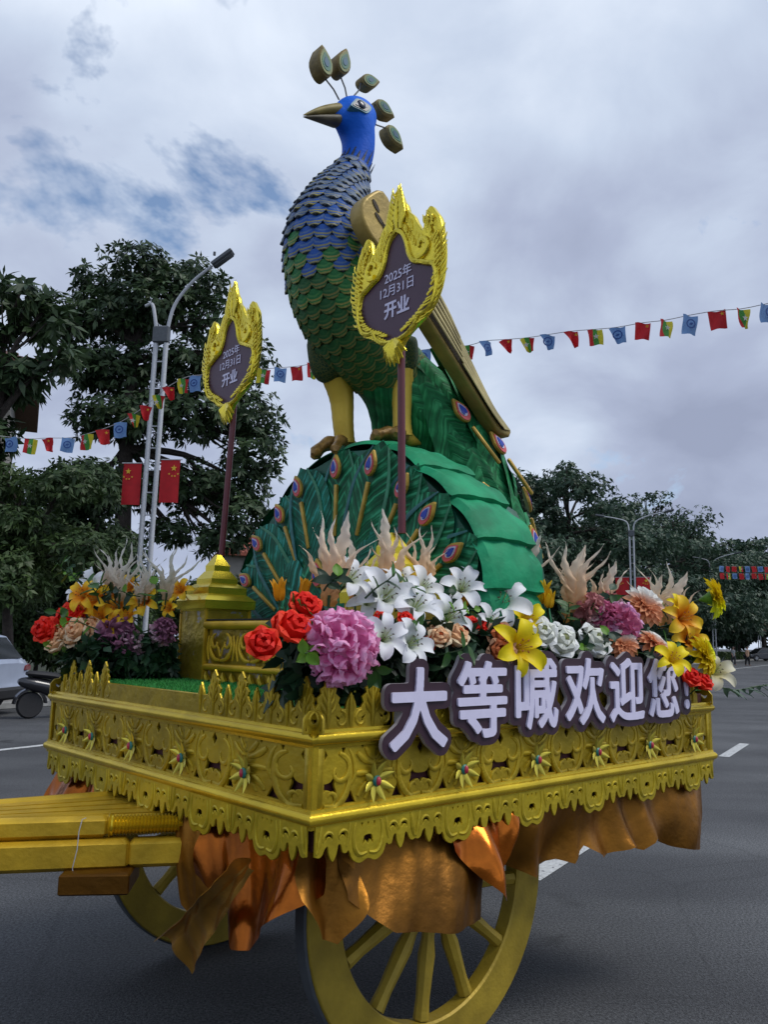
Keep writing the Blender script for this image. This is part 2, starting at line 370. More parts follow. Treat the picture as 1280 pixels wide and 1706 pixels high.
# ------------------------------------------------------------------ ground, road
RD = Vector((.525, .851, 0)); RN = Vector((.851, -.525, 0))       # road direction and its normal (towards the right)
def rp(s, n, z=0.0): p = RD * s + RN * n; return Vector((p.x, p.y, z))
def asphalt():
    m = bpy.data.materials.new('asphalt'); m.use_nodes = True; t = m.node_tree; b = t.nodes['Principled BSDF']; L = t.links.new
    tc = t.nodes.new('ShaderNodeTexCoord')
    n1 = t.nodes.new('ShaderNodeTexNoise'); n1.inputs['Scale'].default_value = 70; n1.inputs['Detail'].default_value = 6; n1.inputs['Roughness'].default_value = .85
    n2 = t.nodes.new('ShaderNodeTexNoise'); n2.inputs['Scale'].default_value = .45; n2.inputs['Detail'].default_value = 6
    vo = t.nodes.new('ShaderNodeTexVoronoi'); vo.inputs['Scale'].default_value = 130
    for n in (n1, n2, vo): L(tc.outputs['Object'], n.inputs['Vector'])
    r1 = t.nodes.new('ShaderNodeValToRGB'); e = r1.color_ramp.elements
    e[0].position = .40; e[0].color = (.014, .015, .017, 1); e[1].position = .62; e[1].color = (.165, .17, .178, 1); L(n1.outputs['Fac'], r1.inputs[0])
    r2 = t.nodes.new('ShaderNodeValToRGB'); e = r2.color_ramp.elements
    e[0].position = .34; e[0].color = (.55, .56, .58, 1); e[1].position = .68; e[1].color = (1.15, 1.15, 1.15, 1); L(n2.outputs['Fac'], r2.inputs[0])
    mx = t.nodes.new('ShaderNodeMixRGB'); mx.blend_type = 'MULTIPLY'; mx.inputs[0].default_value = 1; L(r1.outputs[0], mx.inputs[1]); L(r2.outputs[0], mx.inputs[2])
    # wheel-worn lanes along the road, oil stains and fine cracks
    mpn = t.nodes.new('ShaderNodeMapping'); mpn.inputs['Rotation'].default_value = (0, 0, -math.atan2(RD.y, RD.x)); mpn.inputs['Scale'].default_value = (.05, .8, 1); L(tc.outputs['Object'], mpn.inputs[0])
    n4 = t.nodes.new('ShaderNodeTexNoise'); n4.inputs['Scale'].default_value = 1.0; n4.inputs['Detail'].default_value = 4; L(mpn.outputs[0], n4.inputs['Vector'])
    r4 = t.nodes.new('ShaderNodeValToRGB'); e = r4.color_ramp.elements; e[0].position = .38; e[0].color = (.72, .72, .73, 1); e[1].position = .62; e[1].color = (1.12, 1.12, 1.1, 1); L(n4.outputs['Fac'], r4.inputs[0])
    n5 = t.nodes.new('ShaderNodeTexNoise'); n5.inputs['Scale'].default_value = 1.4; n5.inputs['Detail'].default_value = 5; L(tc.outputs['Object'], n5.inputs['Vector'])
    mxv = t.nodes.new('ShaderNodeMixRGB'); mxv.inputs[0].default_value = .22; L(tc.outputs['Object'], mxv.inputs[1]); L(n5.outputs['Color'], mxv.inputs[2])
    vc = t.nodes.new('ShaderNodeTexVoronoi'); vc.feature = 'DISTANCE_TO_EDGE'; vc.inputs['Scale'].default_value = .55; L(mxv.outputs[0], vc.inputs['Vector'])
    rc = t.nodes.new('ShaderNodeValToRGB'); e = rc.color_ramp.elements; e[0].position = .0; e[0].color = (.80, .80, .80, 1); e[1].position = .008; e[1].color = (1, 1, 1, 1); L(vc.outputs['Distance'], rc.inputs[0])
    rs = t.nodes.new('ShaderNodeValToRGB'); e = rs.color_ramp.elements; e[0].position = .27; e[0].color = (.5, .5, .5, 1); e[1].position = .33; e[1].color = (1, 1, 1, 1); L(n5.outputs['Fac'], rs.inputs[0])
    cur = mx.outputs[0]
    for q in (r4, rc, rs):
        m2 = t.nodes.new('ShaderNodeMixRGB'); m2.blend_type = 'MULTIPLY'; m2.inputs[0].default_value = 1; L(cur, m2.inputs[1]); L(q.outputs[0], m2.inputs[2]); cur = m2.outputs[0]
    L(cur, b.inputs['Base Color']); b.inputs['Roughness'].default_value = .82
    bp = t.nodes.new('ShaderNodeBump'); bp.inputs['Strength'].default_value = .7; bp.inputs['Distance'].default_value = .006; L(vo.outputs['Distance'], bp.inputs['Height']); L(bp.outputs[0], b.inputs['Normal'])
    return m
g = G(); g.add([(-900, -500, 0), (900, -500, 0), (900, 1500, 0), (-900, 1500, 0)], [(0, 1, 2, 3)])
struct('road', g.mesh('road', asphalt(), False))
PAINT = mat('road_paint', (.52, .53, .52), .7, 0, .15, 30, wear=((.10, .10, .105), 22, .56))
def strip(name, s0, s1, n0, n1, z, m):
    g = G(); k = max(2, int(abs(s1 - s0) / 6)); vs = []
    for i in range(k + 1):
        s = s0 + (s1 - s0) * i / k; vs += [rp(s, n0, z), rp(s, n1, z)]
    g.add(vs, [(2 * i, 2 * i + 1, 2 * i + 3, 2 * i + 2) for i in range(k)]); return struct(name, g.mesh(name, m, False))
for i in range(-1, 10):                                            # dashed lane line through the two visible dashes
    s0 = 5.46 + (i - 0) * 7.2 + (0.0 if i < 1 else .35)
    strip('lane_dash', s0, s0 + 2.0, -2.24, -2.09, .004, PAINT)
strip('lane_line', -5, 160, -10.5, -10.36, .004, PAINT)
CONC = mat('concrete_kerb', (.26, .26, .25), .85, 0, .2, 5, .3, 40)
VERGE = mat('planted_verge', (.030, .042, .018), .95, 0, .5, 2.0, .8, 8, col2=(.055, .075, .03))
g = G()
for i in range(40): 
    a = rp(-10 + i * 6, -16.0); c = rp(-10 + i * 6 + 5.98, -16.25); m = (a + c) / 2
    g.bbox((m.x, m.y, .07), (5.97, .25, .15), .02, RZ(math.atan2(RD.y, RD.x)).to_3x3())
struct('kerb', g.mesh('kerb', CONC))
strip('pavement', -12, 240, -16.25, -18.3, .125, mat('paving', (.2, .19, .18), .85, 0, .2, 6, .3, 20))
strip('verge', -30, 420, -18.3, -160, .13, VERGE)

# ------------------------------------------------------------------ trees
def leaf_whorls(P, D, size, nl, rnd, droop=.5, wid=.17):
    """whorls of lance-shaped leaflets around twig ends: P centres, D axes"""
    n = len(P); D = D / np.linalg.norm(D, axis=1, keepdims=True)
    t = np.where(np.abs(D[:, 2:3]) < .9, [[0, 0, 1.]], [[1., 0, 0]]); X = np.cross(D, t); X /= np.linalg.norm(X, axis=1, keepdims=True); Y = np.cross(D, X)
    Vs = []
    for k in range(nl):
        a = 2 * PI * k / nl + rnd.uniform(0, 6.28, n); el = rnd.uniform(-.15, .75, n)
        L = size * rnd.uniform(.65, 1.15, n)
        d = (X * np.cos(a)[:, None] + Y * np.sin(a)[:, None]) * np.cos(el)[:, None] + D * np.sin(el)[:, None]
        d = d + np.array([0, 0, -1.]) * (droop * rnd.uniform(.2, 1, n))[:, None]; d /= np.linalg.norm(d, axis=1, keepdims=True)
        s = np.cross(d, D + rnd.normal(0, .35, (n, 3))); s /= np.linalg.norm(s, axis=1, keepdims=True) + 1e-9
        W = (L * wid)[:, None]; L = L[:, None]
        dn = np.array([0, 0, -1.]) * L * .12
        q = np.stack([P + d * L * .05, P + d * L * .5 + s * W, P + d * L + dn, P + d * L * .5 - s * W], 1); Vs.append(q.reshape(-1, 3))
    V = np.concatenate(Vs); F = np.arange(len(V)).reshape(-1, 4); return V, F
def tree_leaf_mat(name, c, c2, back=.18):
    m = bpy.data.materials.new(name); m.use_nodes = True; t = m.node_tree; b = t.nodes['Principled BSDF']; L = t.links.new
    tc = t.nodes.new('ShaderNodeTexCoord'); n = t.nodes.new('ShaderNodeTexNoise'); n.inputs['Scale'].default_value = .9; n.inputs['Detail'].default_value = 6; n.inputs['Roughness'].default_value = .75
    L(tc.outputs['Object'], n.inputs['Vector']); r = t.nodes.new('ShaderNodeValToRGB'); e = r.color_ramp.elements
    e[0].position = .34; e[0].color = (*c, 1); e[1].position = .66; e[1].color = (*c2, 1); L(n.outputs['Fac'], r.inputs[0]); L(r.outputs[0], b.inputs['Base Color'])
    b.inputs['Roughness'].default_value = .5; b.inputs['Specular IOR Level'].default_value = .35
    tr = t.nodes.new('ShaderNodeBsdfTranslucent'); L(r.outputs[0], tr.inputs[0]); ms = t.nodes.new('ShaderNodeMixShader'); ms.inputs[0].default_value = back
    o = t.nodes['Material Output']; L(b.outputs[0], ms.inputs[1]); L(tr.outputs[0], ms.inputs[2]); L(ms.outputs[0], o.inputs[0]); return m
TL = [tree_leaf_mat('tree_leaves', (.014, .036, .018), (.075, .125, .046)), tree_leaf_mat('far_leaves', (.018, .046, .032), (.065, .115, .060)), tree_leaf_mat('shrub_leaves', (.020, .045, .016), (.075, .125, .034))]
def tree(name, label, base, trunk_h, clumps, nwh, size, nl=7, mi=0, seed=1, group=None, tr=.22, cat='tree', wid=.17, shell=.55, lean=(0, 0)):
    """clumps: (dx, dy, z, rx, ry, rz) ellipsoids of foliage relative to the foot"""
    rnd = np.random.default_rng(seed); root = thing(name, label, cat, T(*base), group)
    g = G(); top = Vector((lean[0], lean[1], trunk_h))
    pts = [Vector((0, 0, -.1)), Vector((lean[0] * .2 + .05, lean[1] * .2, trunk_h * .33)), Vector((lean[0] * .6 - .04, lean[1] * .6, trunk_h * .66)), top]
    g.tube(cr(pts, 4, False), [tr * (1.25 - .65 * i / 12) for i in range(13)], 10)
    for c in clumps:
        e = Vector(c[:3]); k = min(1, max(.35, (e.z - trunk_h * .5) / max(.1, trunk_h))) ; a = top * (.55 + .45 * min(1, max(0, (e.z - .4 * trunk_h) / max(.1, .6 * trunk_h))))
        mid = (a + e) / 2 + Vector((rnd.normal(0, .15), rnd.normal(0, .15), .1 * (e - a).length))
        g.tube(cr([a, mid, e + Vector((0, 0, c[5] * .4))], 4, False), [tr * .5 * (1 - i / 9.5) + .012 for i in range(9)], 6)
        for _ in range(4):
            dv = Vector(rnd.normal(0, 1, 3)).normalized(); q = e + Vector((dv.x * c[3], dv.y * c[4], dv.z * c[5])) * .8
            g.tube([mid, (mid + q) / 2 + Vector((0, 0, -.08)), q], [tr * .2, tr * .12, .008], 5)
    ob('trunk', g.mesh('trunk', BARK), root)
    vol = np.array([c[3] * c[4] + c[4] * c[5] + c[3] * c[5] for c in clumps]); cnt = np.maximum(6, (nwh * vol / vol.sum())).astype(int)
    P = []; D = []
    for c, k in zip(clumps, cnt):
        d = rnd.normal(0, 1, (k, 3)); d /= np.linalg.norm(d, axis=1, keepdims=True)
        rr = 1 - shell * rnd.random((k, 1)) ** 1.6; rr *= 1 + .16 * np.sin(5 * d[:, :1] + 3 * d[:, 1:2] + c[0]) + .12 * rnd.normal(0, 1, (k, 1))
        P.append(np.array(c[:3]) + d * rr * np.array(c[3:])); D.append(d + np.array([0, 0, .45]) + rnd.normal(0, .3, (k, 3)))
    V, F = leaf_whorls(np.concatenate(P), np.concatenate(D), size, nl, rnd, wid=wid)
    ob('crown', big_mesh('crown', V, F, TL[mi]), root); return root
def rclumps(n, cx, cz, rx, rz, s0, s1, seed, zmin=2.0):
    rnd = np.random.default_rng(seed); out = []
    for i in range(n):
        d = rnd.normal(0, 1, 3); d /= np.linalg.norm(d); k = rnd.random() ** .45
        s = rnd.uniform(s0, s1); z = cz + d[2] * rz * k
        out.append((cx + d[0] * rx * k, d[1] * rx * k * .8, max(zmin, z), s, s, s * rnd.uniform(.45, .7)))
    return out
# big tree behind the left lamp
bx, by = -8.9, 27.5
cl = [(-2.6, 0, 12.8, 1.2, 1.2, .8), (.1, 0, 14.9, 1.2, 1.2, .7), (-1.6, .5, 14.2, 1.1, 1.1, .7), (1.9, .2, 14.3, 1.3, 1.2, .8), (2.9, 0, 12.6, 1.2, 1.1, .9), (.8, -.5, 13.3, 1.5, 1.3, .9), (-.7, 0, 12.9, 1.5, 1.3, .8),
      (3.6, -.3, 11.2, 1.3, 1.2, .9), (1.7, .5, 11.3, 1.5, 1.4, .9), (-.6, .3, 11.1, 1.6, 1.5, .9), (-1.5, -.3, 11.0, 1.0, 1.0, .7), (3.9, .2, 9.6, 1.3, 1.2, .9), (4.4, 0, 8.2, 1.1, 1.0, .9), (2.4, -.3, 9.4, 1.5, 1.4, .9),
      (.3, -.4, 9.2, 1.7, 1.4, .9), (-1.0, .2, 9.2, 1.1, 1.2, .6), (3.6, .3, 7.0, 1.3, 1.1, .9), (4.2, -.2, 5.9, 1.0, .9, .7), (2.2, .2, 6.9, 1.4, 1.2, .8), (.4, .5, 7.0, 1.3, 1.2, .7), (-1.0, .4, 7.1, 1.2, 1.2, .6), (3.3, 0, 5.2, 1.0, .9, .6), (1.6, .2, 5.4, .9, .8, .5)]
cl = [(a, b, c - .35, d, e, f) for a, b, c, d, e, f in cl]
tree('broadleaf_tree', 'tallest dark tree on the left, rising behind the lamp with two red flags', (bx, by, .13), 11.5, cl, 4500, .33, 8, 0, 3, 'trees along the left kerb', .30)
# tree whose branches reach in from the left edge
cl = [(-2.8, 0, 8.5, 1.2, 1.2, .7), (-1.2, 0, 9.2, .9, .9, .5), (.3, 0, 10.4, .8, .8, .5), (.9, .2, 9.9, .8, .7, .5), (-.3, 0, 9.4, .6, .6, .35), (.5, 0, 8.2, .9, .8, .45), (-.6, .2, 7.9, .9, .9, .5), (-1.7, 0, 7.2, 1.2, 1.1, .7), (-3.3, 0, 6.8, 1.4, 1.2, .8), (1.5, 0, 8.8, .55, .5, .3), (-.2, 0, 6.5, .9, .8, .5), (-1.3, 0, 5.9, 1.0, .9, .5)]
tree('spreading_tree', 'spreading tree reaching in from the left edge with open branches against the sky', (-10.2, 20.8, .13), 7.0, cl, 760, .46, 8, 0, 8, 'trees along the left kerb', .2)
cl = rclumps(22, -.2, 3.8, 2.0, 1.7, .65, 1.05, 21, 1.9)
tree('round_tree', 'low dense tree at the left edge behind the white car', (-8.9, 19.6, .13), 3.2, cl, 5200, .21, 6, 2, 9, 'trees along the left kerb', .13)
tree('young_tree', 'young leafy tree with a thin trunk below the left string of flags', (-8.5, 23.4, .13), 4.0, rclumps(16, 0, 4.7, 1.6, 1.4, .6, 1.0, 5, 3.0), 2600, .26, 6, 0, 12, 'trees along the left kerb', .12)
for i, (x, y, h, r, lab) in enumerate(((-13.4, 26.0, 6.5, 2.6, 'dark leafy tree filling the left edge between the two tall trees'), (-11.2, 30.5, 5.4, 2.4, 'dark leafy tree behind the low tree at the left edge'), (-16.6, 28.5, 9.0, 2.9, 'dark tree hiding the cream building at the left edge'))):
    tree('side_tree', lab, (x, y, .13), h * .6, rclumps(18, 0, h * .62, r * .8, h * .36, .8, 1.3, 130 + i, 1.2), 3200, .34, 7, 0, 140 + i, 'trees along the left kerb', .15)
# shrubs under the big tree
for i, (x, y, r, h, lab) in enumerate(((-6.2, 30.5, 1.8, 4.3, 'rounded green shrub left of the maroon pole of the far sign'), (-4.4, 31.5, 1.8, 4.9, 'rounded green shrub between the far sign pole and the feather fan'), (-8.6, 31.0, 2.2, 4.0, 'broad dark shrub behind the orange lilies on the left'), (-12.5, 30.0, 2.4, 4.0, 'broad dark shrub behind the white car at the left edge'), (-2.2, 34.0, 1.8, 2.3, 'green shrub mostly hidden behind the feather fan'), (-10.6, 24.6, 1.7, 2.9, 'dark shrub behind the motor scooter'), (-13.6, 25.0, 1.9, 3.0, 'dark shrub behind the roof of the silver-blue car'), (-7.9, 25.6, 1.6, 2.6, 'dark shrub at the foot of the tallest left tree'))):
    tree('shrub', lab, (x, y, .13), h * .45, rclumps(9, 0, h * .6, r * .75, h * .35, .6, .95, 40 + i, .5), 2800, .23, 6, 2, 60 + i, 'shrubs under the left trees', .07, 'shrub')
# row of trees down the right of the picture
def far_tree(x, y, h, wd, seed, label, n=24, size=.50, nw=3300):
    rnd = np.random.default_rng(seed); cls = []; x, y, h, wd = x * 1.13, y * 1.13, h * 1.115, wd * 1.08
    for i in range(n):                                             # tiers of flat spreading layers
        z = h * (.22 + .74 * (i + .5) / n); k = math.sin(min(1, (1.08 - z / h) * 1.9) * PI / 2) * (0.75 + .5 * rnd.random())
        a = rnd.uniform(0, 6.28); r = wd * .55 * k
        cls.append((r * math.cos(a), r * math.sin(a), z, wd * .36 * k + .5, wd * .36 * k + .5, h * .05 + .25))
    cls.append((0, 0, h * .97, wd * .13, wd * .13, h * .03))
    return tree('avenue_tree', label, (x, y, .13), h * .7, cls, nw, size, 6, 1, seed, 'dark trees along the far side of the road', .28, wid=.24)
far_tree(10.3, 63.5, 14.6, 7.0, 31, 'dark tree peeping out just right of the peacock train')
far_tree(14.9, 65.0, 16.3, 8.0, 32, 'tall tiered dark tree left of the far street lamp')
far_tree(20.8, 74.0, 14.6, 8.6, 33, 'dark tree directly behind the far twin street lamp')
far_tree(27.4, 84.0, 17.6, 11.0, 34, 'broad dark flat-topped tree right of the far street lamp')
far_tree(31.8, 88.0, 16.0, 9.0, 35, 'dark tree on the right shoulder of the broad flat-topped tree')
far_tree(38.5, 97.0, 14.8, 10.0, 36, 'lower dark tree above the yellow chrysanthemum')
far_tree(46.0, 108.0, 15.8, 11.0, 37, 'paler far tree above the far bunting', 24, .8)
far_tree(56.0, 121.0, 17.4, 12.0, 38, 'far tree at the right edge of the picture', 24, .9)
far_tree(66.0, 135.0, 17.5, 13.0, 39, 'farthest tree cut off by the right edge', 18, .9)
far_tree(2.5, 52.0, 9.5, 7.0, 40, 'dark tree hidden behind the flowers and the fan', 16, .6, 1800)
far_tree(8.0, 60.0, 10.5, 8.0, 41, 'dark tree low behind the green train of the peacock', 18, .6, 2200)
for i, (x, y, h, wd) in enumerate(((17.5, 70.0, 8.0, 9.0), (24.5, 82.0, 9.5, 10.0), (34.5, 95.0, 9.5, 11.0), (42.5, 106.0, 9.0, 11.0), (51.5, 119.0, 10.0, 12.0), (61.0, 131.0, 10.0, 12.0), (12.0, 66.0, 8.0, 9.0))):
    x, y, h, wd = x * 1.13, y * 1.13, h * 1.1, wd * 1.05
    tree('under_tree', ['low dark tree filling the gap left of the far lamp', 'low dark tree filling the gap right of the far lamp', 'low dark tree behind the white dahlia', 'low dark tree behind the yellow chrysanthemum', 'low dark tree below the far bunting', 'low dark tree at the right edge below the bunting', 'low dark tree right behind the peach plumes'][i], (x, y, .13), h * .4, rclumps(14, 0, h * .5, wd * .42, h * .34, 1.5, 2.4, 70 + i, 1.2), 2600, .7, 6, 1, 100 + i, 'low dark trees under the avenue', .2, wid=.26)
# clipped hedge at the road edge
for i in range(7):
    s0 = 50 + i * 11.5; c = rp(s0, -17.6); rnd = np.random.default_rng(200 + i)
    root = thing('hedge', '%s length of clipped hedge from the left along the far kerb' % ORD[i], 'hedge', T(c.x, c.y, .13) @ RZ(math.atan2(RD.y, RD.x)), 'clipped hedge along the far kerb')
    P = np.stack([rnd.uniform(0, 11.2, 900), rnd.uniform(-.45, .45, 900), rnd.uniform(.1, .95, 900)], 1); D = rnd.normal(0, 1, (900, 3)) + [0, -.5, .7]
    V, F = leaf_whorls(P, D, .2, 5, rnd, wid=.3); ob('foliage', big_mesh('foliage', V, F, TL[2]), root)

# ------------------------------------------------------------------ house roof behind the left tree, far red roof
TILE = mat('brown_roof_tile', (.10, .045, .035), .8, 0, .25, 10, .3, 30)
WALLM = mat('cream_wall', (.26, .245, .22), .85, 0, .1, 3, .2, 30)
GLASS = mat('dark_window_glass', (.03, .035, .04), .08, 0, .1)
def house(name, label, M, w, d, h, rh, over, wallm, tilem, nwin):
    root = thing(name, label, 'building', M); g = G(); g.box((0, 0, h / 2), (w, d, h)); ob('wall', g.mesh('wall', wallm, False), root)
    g = G(); W, D = w / 2 + over, d / 2 + over; r = W - D * .9
    g.add([(-W, -D, h), (W, -D, h), (W, D, h), (-W, D, h), (-max(r, .3), 0, h + rh), (max(r, .3), 0, h + rh), (-W, -D, h + .28), (W, -D, h + .28), (W, D, h + .28), (-W, D, h + .28)],
          [(3, 2, 1, 0), (0, 1, 7, 6), (1, 2, 8, 7), (2, 3, 9, 8), (3, 0, 6, 9), (6, 7, 5, 4), (8, 9, 4, 5), (7, 8, 5), (9, 6, 4)])
    rf = ob('roof', g.mesh('roof', tilem, False), root)
    g = G()
    for i in range(int(2 * W / .35)): x = -W + .17 + i * .35; zt = h + .3; k = min(1, (W - abs(x)) / D); g.tube([(x, -D, zt), (x, -D + D * k * .98, zt + rh * .94 * k)], .07, 6)
    ob('tile_rows', g.mesh('tile_rows', tilem), rf)['kind'] = 'stuff'
    for i in range(nwin):
        for fl in range(max(1, int(h // 3.2))):
            x = -w / 2 + w * (i + .5) / nwin; z = 1.6 + 3.1 * fl
            g = G(); g.bbox((0, 0, 0), (1.3, .12, 1.5), .02); wn = ob('window', g.mesh('window', CONC), root, T(x, -d / 2 - .03, z))
            g = G(); g.box((0, -.07, 0), (1.1, .03, 1.3)); ob('pane', g.mesh('pane', GLASS, False), wn)
    return root
house('tiled_house', 'brown tiled eave of a building at the left edge behind the trees', T(-22.95, 31.75, .13) @ RZ(.41), 14.5, 9, 11.5, 2.6, 1.0, WALLM, TILE, 4)
house('red_roof_house', 'far house with a red tiled roof just left of the feather fan', T(-11.6, 72, .13) @ RZ(.3), 5.2, 5, 8.4, 2.2, .7, WALLM, mat('red_roof_tile', (.30, .08, .05), .8, 0, .2, 8), 3)

# ------------------------------------------------------------------ street lamps with flags
FLAGRED = mat('flag_red', (.50, .012, .018), .7, 0, .12, 4, back=.2)
STARY = mat('star_yellow', (.75, .5, .03), .6, 0, .05)
def star(g, cx, cy, r, z, rot=0.0, mi=0):
    pts = [(cx + (r if k % 2 == 0 else r * .4) * math.sin(rot + k * PI / 5), cy + (r if k % 2 == 0 else r * .4) * math.cos(rot + k * PI / 5)) for k in range(10)]
    return g.prism(pts, z, z + .004, None, mi)
def street_lamp(M, label, H, arms, flags, glabels, spread=1.0):
    root = thing('street_lamp', label, 'street lamp', M, 'twin-pole street lamps along the kerb')
    g = G(); g.lathe([(.16, 0), (.16, 1.0), (.13, 1.05), (.1, 1.1)], 12); ob('base', g.mesh('base', STEEL_D), root)
    for s in (-1, 1):
        g = G(); g.tube([(s * .15, 0, .6), (s * .15, 0, H)], .068, 12); ob('pole', g.mesh('pole', STEEL), root)
    for z in np.arange(1.6, H, .62):
        g = G(); g.tube([(-.2, 0, z), (.2, 0, z)], .018, 6); ob('rung', g.mesh('rung', STEEL), root)
    g = G(); g.bbox((0, 0, H + .22), (.46, .2, .5), .04); ob('collar', g.mesh('collar', STEEL_D), root)
    for s, rise, ln in arms:
        g = G(); p = cr([(s * .15, 0, H + .3), (s * .32, 0, H + 1.1), (s * (.5 + ln * .35), 0, H + 1.1 + rise * .6), (s * (.5 + ln), 0, H + 1.1 + rise)], 5, False)
        g.tube(p, [.055 - .02 * i / len(p) for i in range(len(p))], 8); a = ob('arm', g.mesh('arm', STEEL), root)
        if ln < .2: continue
        d = (Vector(p[-1]) - Vector(p[-3])).normalized(); g = G(); R = frame((0, 0, 0), d, Vector((0, 1, 0)), d.cross(Vector((0, 1, 0))))
        e = Vector(p[-1]) + d * .36; g.bbox(e, (.70, .3, .13), .03, R.to_3x3()); g.bbox(e + d.cross(Vector((0, 1, 0))) * -.08, (.6, .2, .05), .01, R.to_3x3()); g.tube([e + Vector((-.25 * s, 0, .1)), e + Vector((-.25 * s, 0, .2))], .04, 6)
        ob('lamp_head', g.mesh('lamp_head', STEEL_D), a)
    for (s, ztop, wd, ht), gl in zip(flags, glabels):
        fr = thing('flag_banner', gl, 'flag', M @ T(s * .27, -.03, ztop), 'red flags hung on the lamp poles')
        g = G(); g.grid(lambda a, b: (s * a * wd, .03 * math.sin(a * 5 + b * 2) * b, -b * ht), 8, 10); ob('cloth', g.mesh('cloth', FLAGRED), fr)
        g = G(); g.tube([(0, 0, .01), (s * (wd + .05), 0, .01)], .016, 6); ob('rod', g.mesh('rod', STEEL), fr)
        RXF = frame((0, -.045, 0), (1, 0, 0), (0, 0, 1), (0, -1, 0))
        cxs = wd * .72 if s > 0 else -wd * .68
        g = G(); star(g, cxs, -ht * .2, wd * .17, 0); ob('star', g.mesh('star', STARY, False), fr, RXF)
        for k in range(4):
            g = G(); star(g, cxs + (k - 1.5) * wd * .15, -ht * (.36 + .05 * (1 - abs(k - 1.5))), wd * .06, 0, k * .4); ob('small_star', g.mesh('small_star', STARY, False), fr, RXF)
    return root
street_lamp(T(-6.45, 21.9, .13) @ RY(.010) @ RZ(-.12), 'near twin-pole street lamp on the left with a long arm and square lamp head', 9.6, [(1, 1.15, .85), (-1, .0, .05)], [(-1, 6.12, .52, 1.15), (1, 6.22, .55, 1.18)], ['red five-star flag on the left side of the near lamp', 'red five-star flag on the right side of the near lamp'])
street_lamp(T(19.3, 62.95, .13) @ RZ(-.3), 'far twin-pole street lamp rising right of the peach plumes', 9.9, [(1, .75, 2.0), (-1, .5, 1.5)], [(-1, 6.7, 1.0, 1.35), (1, 6.7, 1.0, 1.35)], ['red flag on the left side of the far lamp', 'red flag on the right side of the far lamp'])
street_lamp(T(36.9, 91.4, .13) @ RZ(-.35), 'distant street lamp behind the yellow chrysanthemum', 10.0, [(1, .8, 2.0), (-1, .5, 1.5)], [], [])
street_lamp(T(56.1, 122.4, .13) @ RZ(-.35), 'farthest street lamp near the right edge', 10.0, [(1, .8, 2.0), (-1, .5, 1.5)], [(1, 5.6, 1.0, 1.6)], ['red flag on the farthest lamp at the right edge'])

# ------------------------------------------------------------------ bunting
FBLUE = mat('flag_sky_blue', (.16, .30, .56), .7, 0, .08, 4, back=.25); FEMB = mat('flag_navy_emblem', (.02, .07, .26), .7, 0, .08, back=.2)
FYEL = mat('flag_yellow', (.62, .55, .03), .7, 0, .08, back=.25); FGRN = mat('flag_green', (.06, .28, .05), .7, 0, .08, back=.25); FWHT = mat('flag_white_star', (.7, .7, .7), .7, 0, .05)
CORD = mat('bunting_cord', (.35, .35, .36), .7)
def flag(parent, kind, p, wd, ht, yaw, curl, roll, rnd):
    fn = lambda a, b: ((a - .5) * wd * (1 - curl * b * .85) + curl * b * wd * .35, .03 * math.sin(a * 6 + b * 4 + p[0]) + curl * .08 * b * math.sin(a * 3), -b * ht * (1 - .18 * curl))
    g = G(); M = T(*p) @ RZ(yaw) @ RY(roll)
    if kind == 'm':
        g.grid(fn, 9, 6); g.m = [min(2, (i // 6) // 3) for i in range(len(g.f))]; f = ob('flag', g.mesh('flag', [FYEL, FGRN, FLAGRED] if rnd.random() < .5 else [FLAGRED, FGRN, FYEL]), parent, M)
        s = G(); star(s, 0, -ht * .5, wd * .22, .0); s.v = [(x, -.045, y) for x, y, z in [(q[0], q[1], q[2]) for q in s.v]]; ob('star', s.mesh('star', FWHT, False), f)
    elif kind == 'c':
        g.grid(fn, 6, 6); f = ob('flag', g.mesh('flag', FLAGRED), parent, M)
        s = G(); star(s, wd * .28, -ht * .25, wd * .14, .0); s.v = [(x, -.045, y) for x, y, z in s.v]; ob('star', s.mesh('star', STARY, False), f)
    else:
        g.grid(fn, 6, 6); f = ob('flag', g.mesh('flag', FBLUE), parent, M)
        s = G(); n = 16
        for k in range(n):                                          # round ring emblem with a small mark inside
            a0, a1 = 2 * PI * k / n, 2 * PI * (k + 1) / n; R0, R1 = wd * .22, wd * .31
            s.add([(R0 * math.cos(a0), -.05, R0 * math.sin(a0) - ht * .5), (R1 * math.cos(a0), -.05, R1 * math.sin(a0) - ht * .5), (R1 * math.cos(a1), -.05, R1 * math.sin(a1) - ht * .5), (R0 * math.cos(a1), -.05, R0 * math.sin(a1) - ht * .5)], [(0, 1, 2, 3)])
        s.add([(-wd * .14, -.05, -ht * .56), (wd * .05, -.05, -ht * .57), (wd * .16, -.05, -ht * .46), (-wd * .02, -.05, -ht * .43)], [(0, 1, 2, 3)])
        ob('emblem', s.mesh('emblem', FEMB, False), f)
def bunting(name, label, pts, seq, wd, ht, seed):
    rnd = random.Random(seed); root = thing(name, label, 'bunting', None, 'strings of small flags over the road')
    g = G(); g.tube(cr(pts, 3, False), .006, 5); ob('cord', g.mesh('cord', CORD), root)
    for p, (k, curl) in zip(pts, seq):
        if k == '-': continue
        flag(root, k, (p[0], p[1], p[2] - .005), wd * rnd.uniform(.92, 1.05), ht * rnd.uniform(.9, 1.05), rnd.uniform(-.4, .4), curl, rnd.uniform(-.15, .15), rnd)
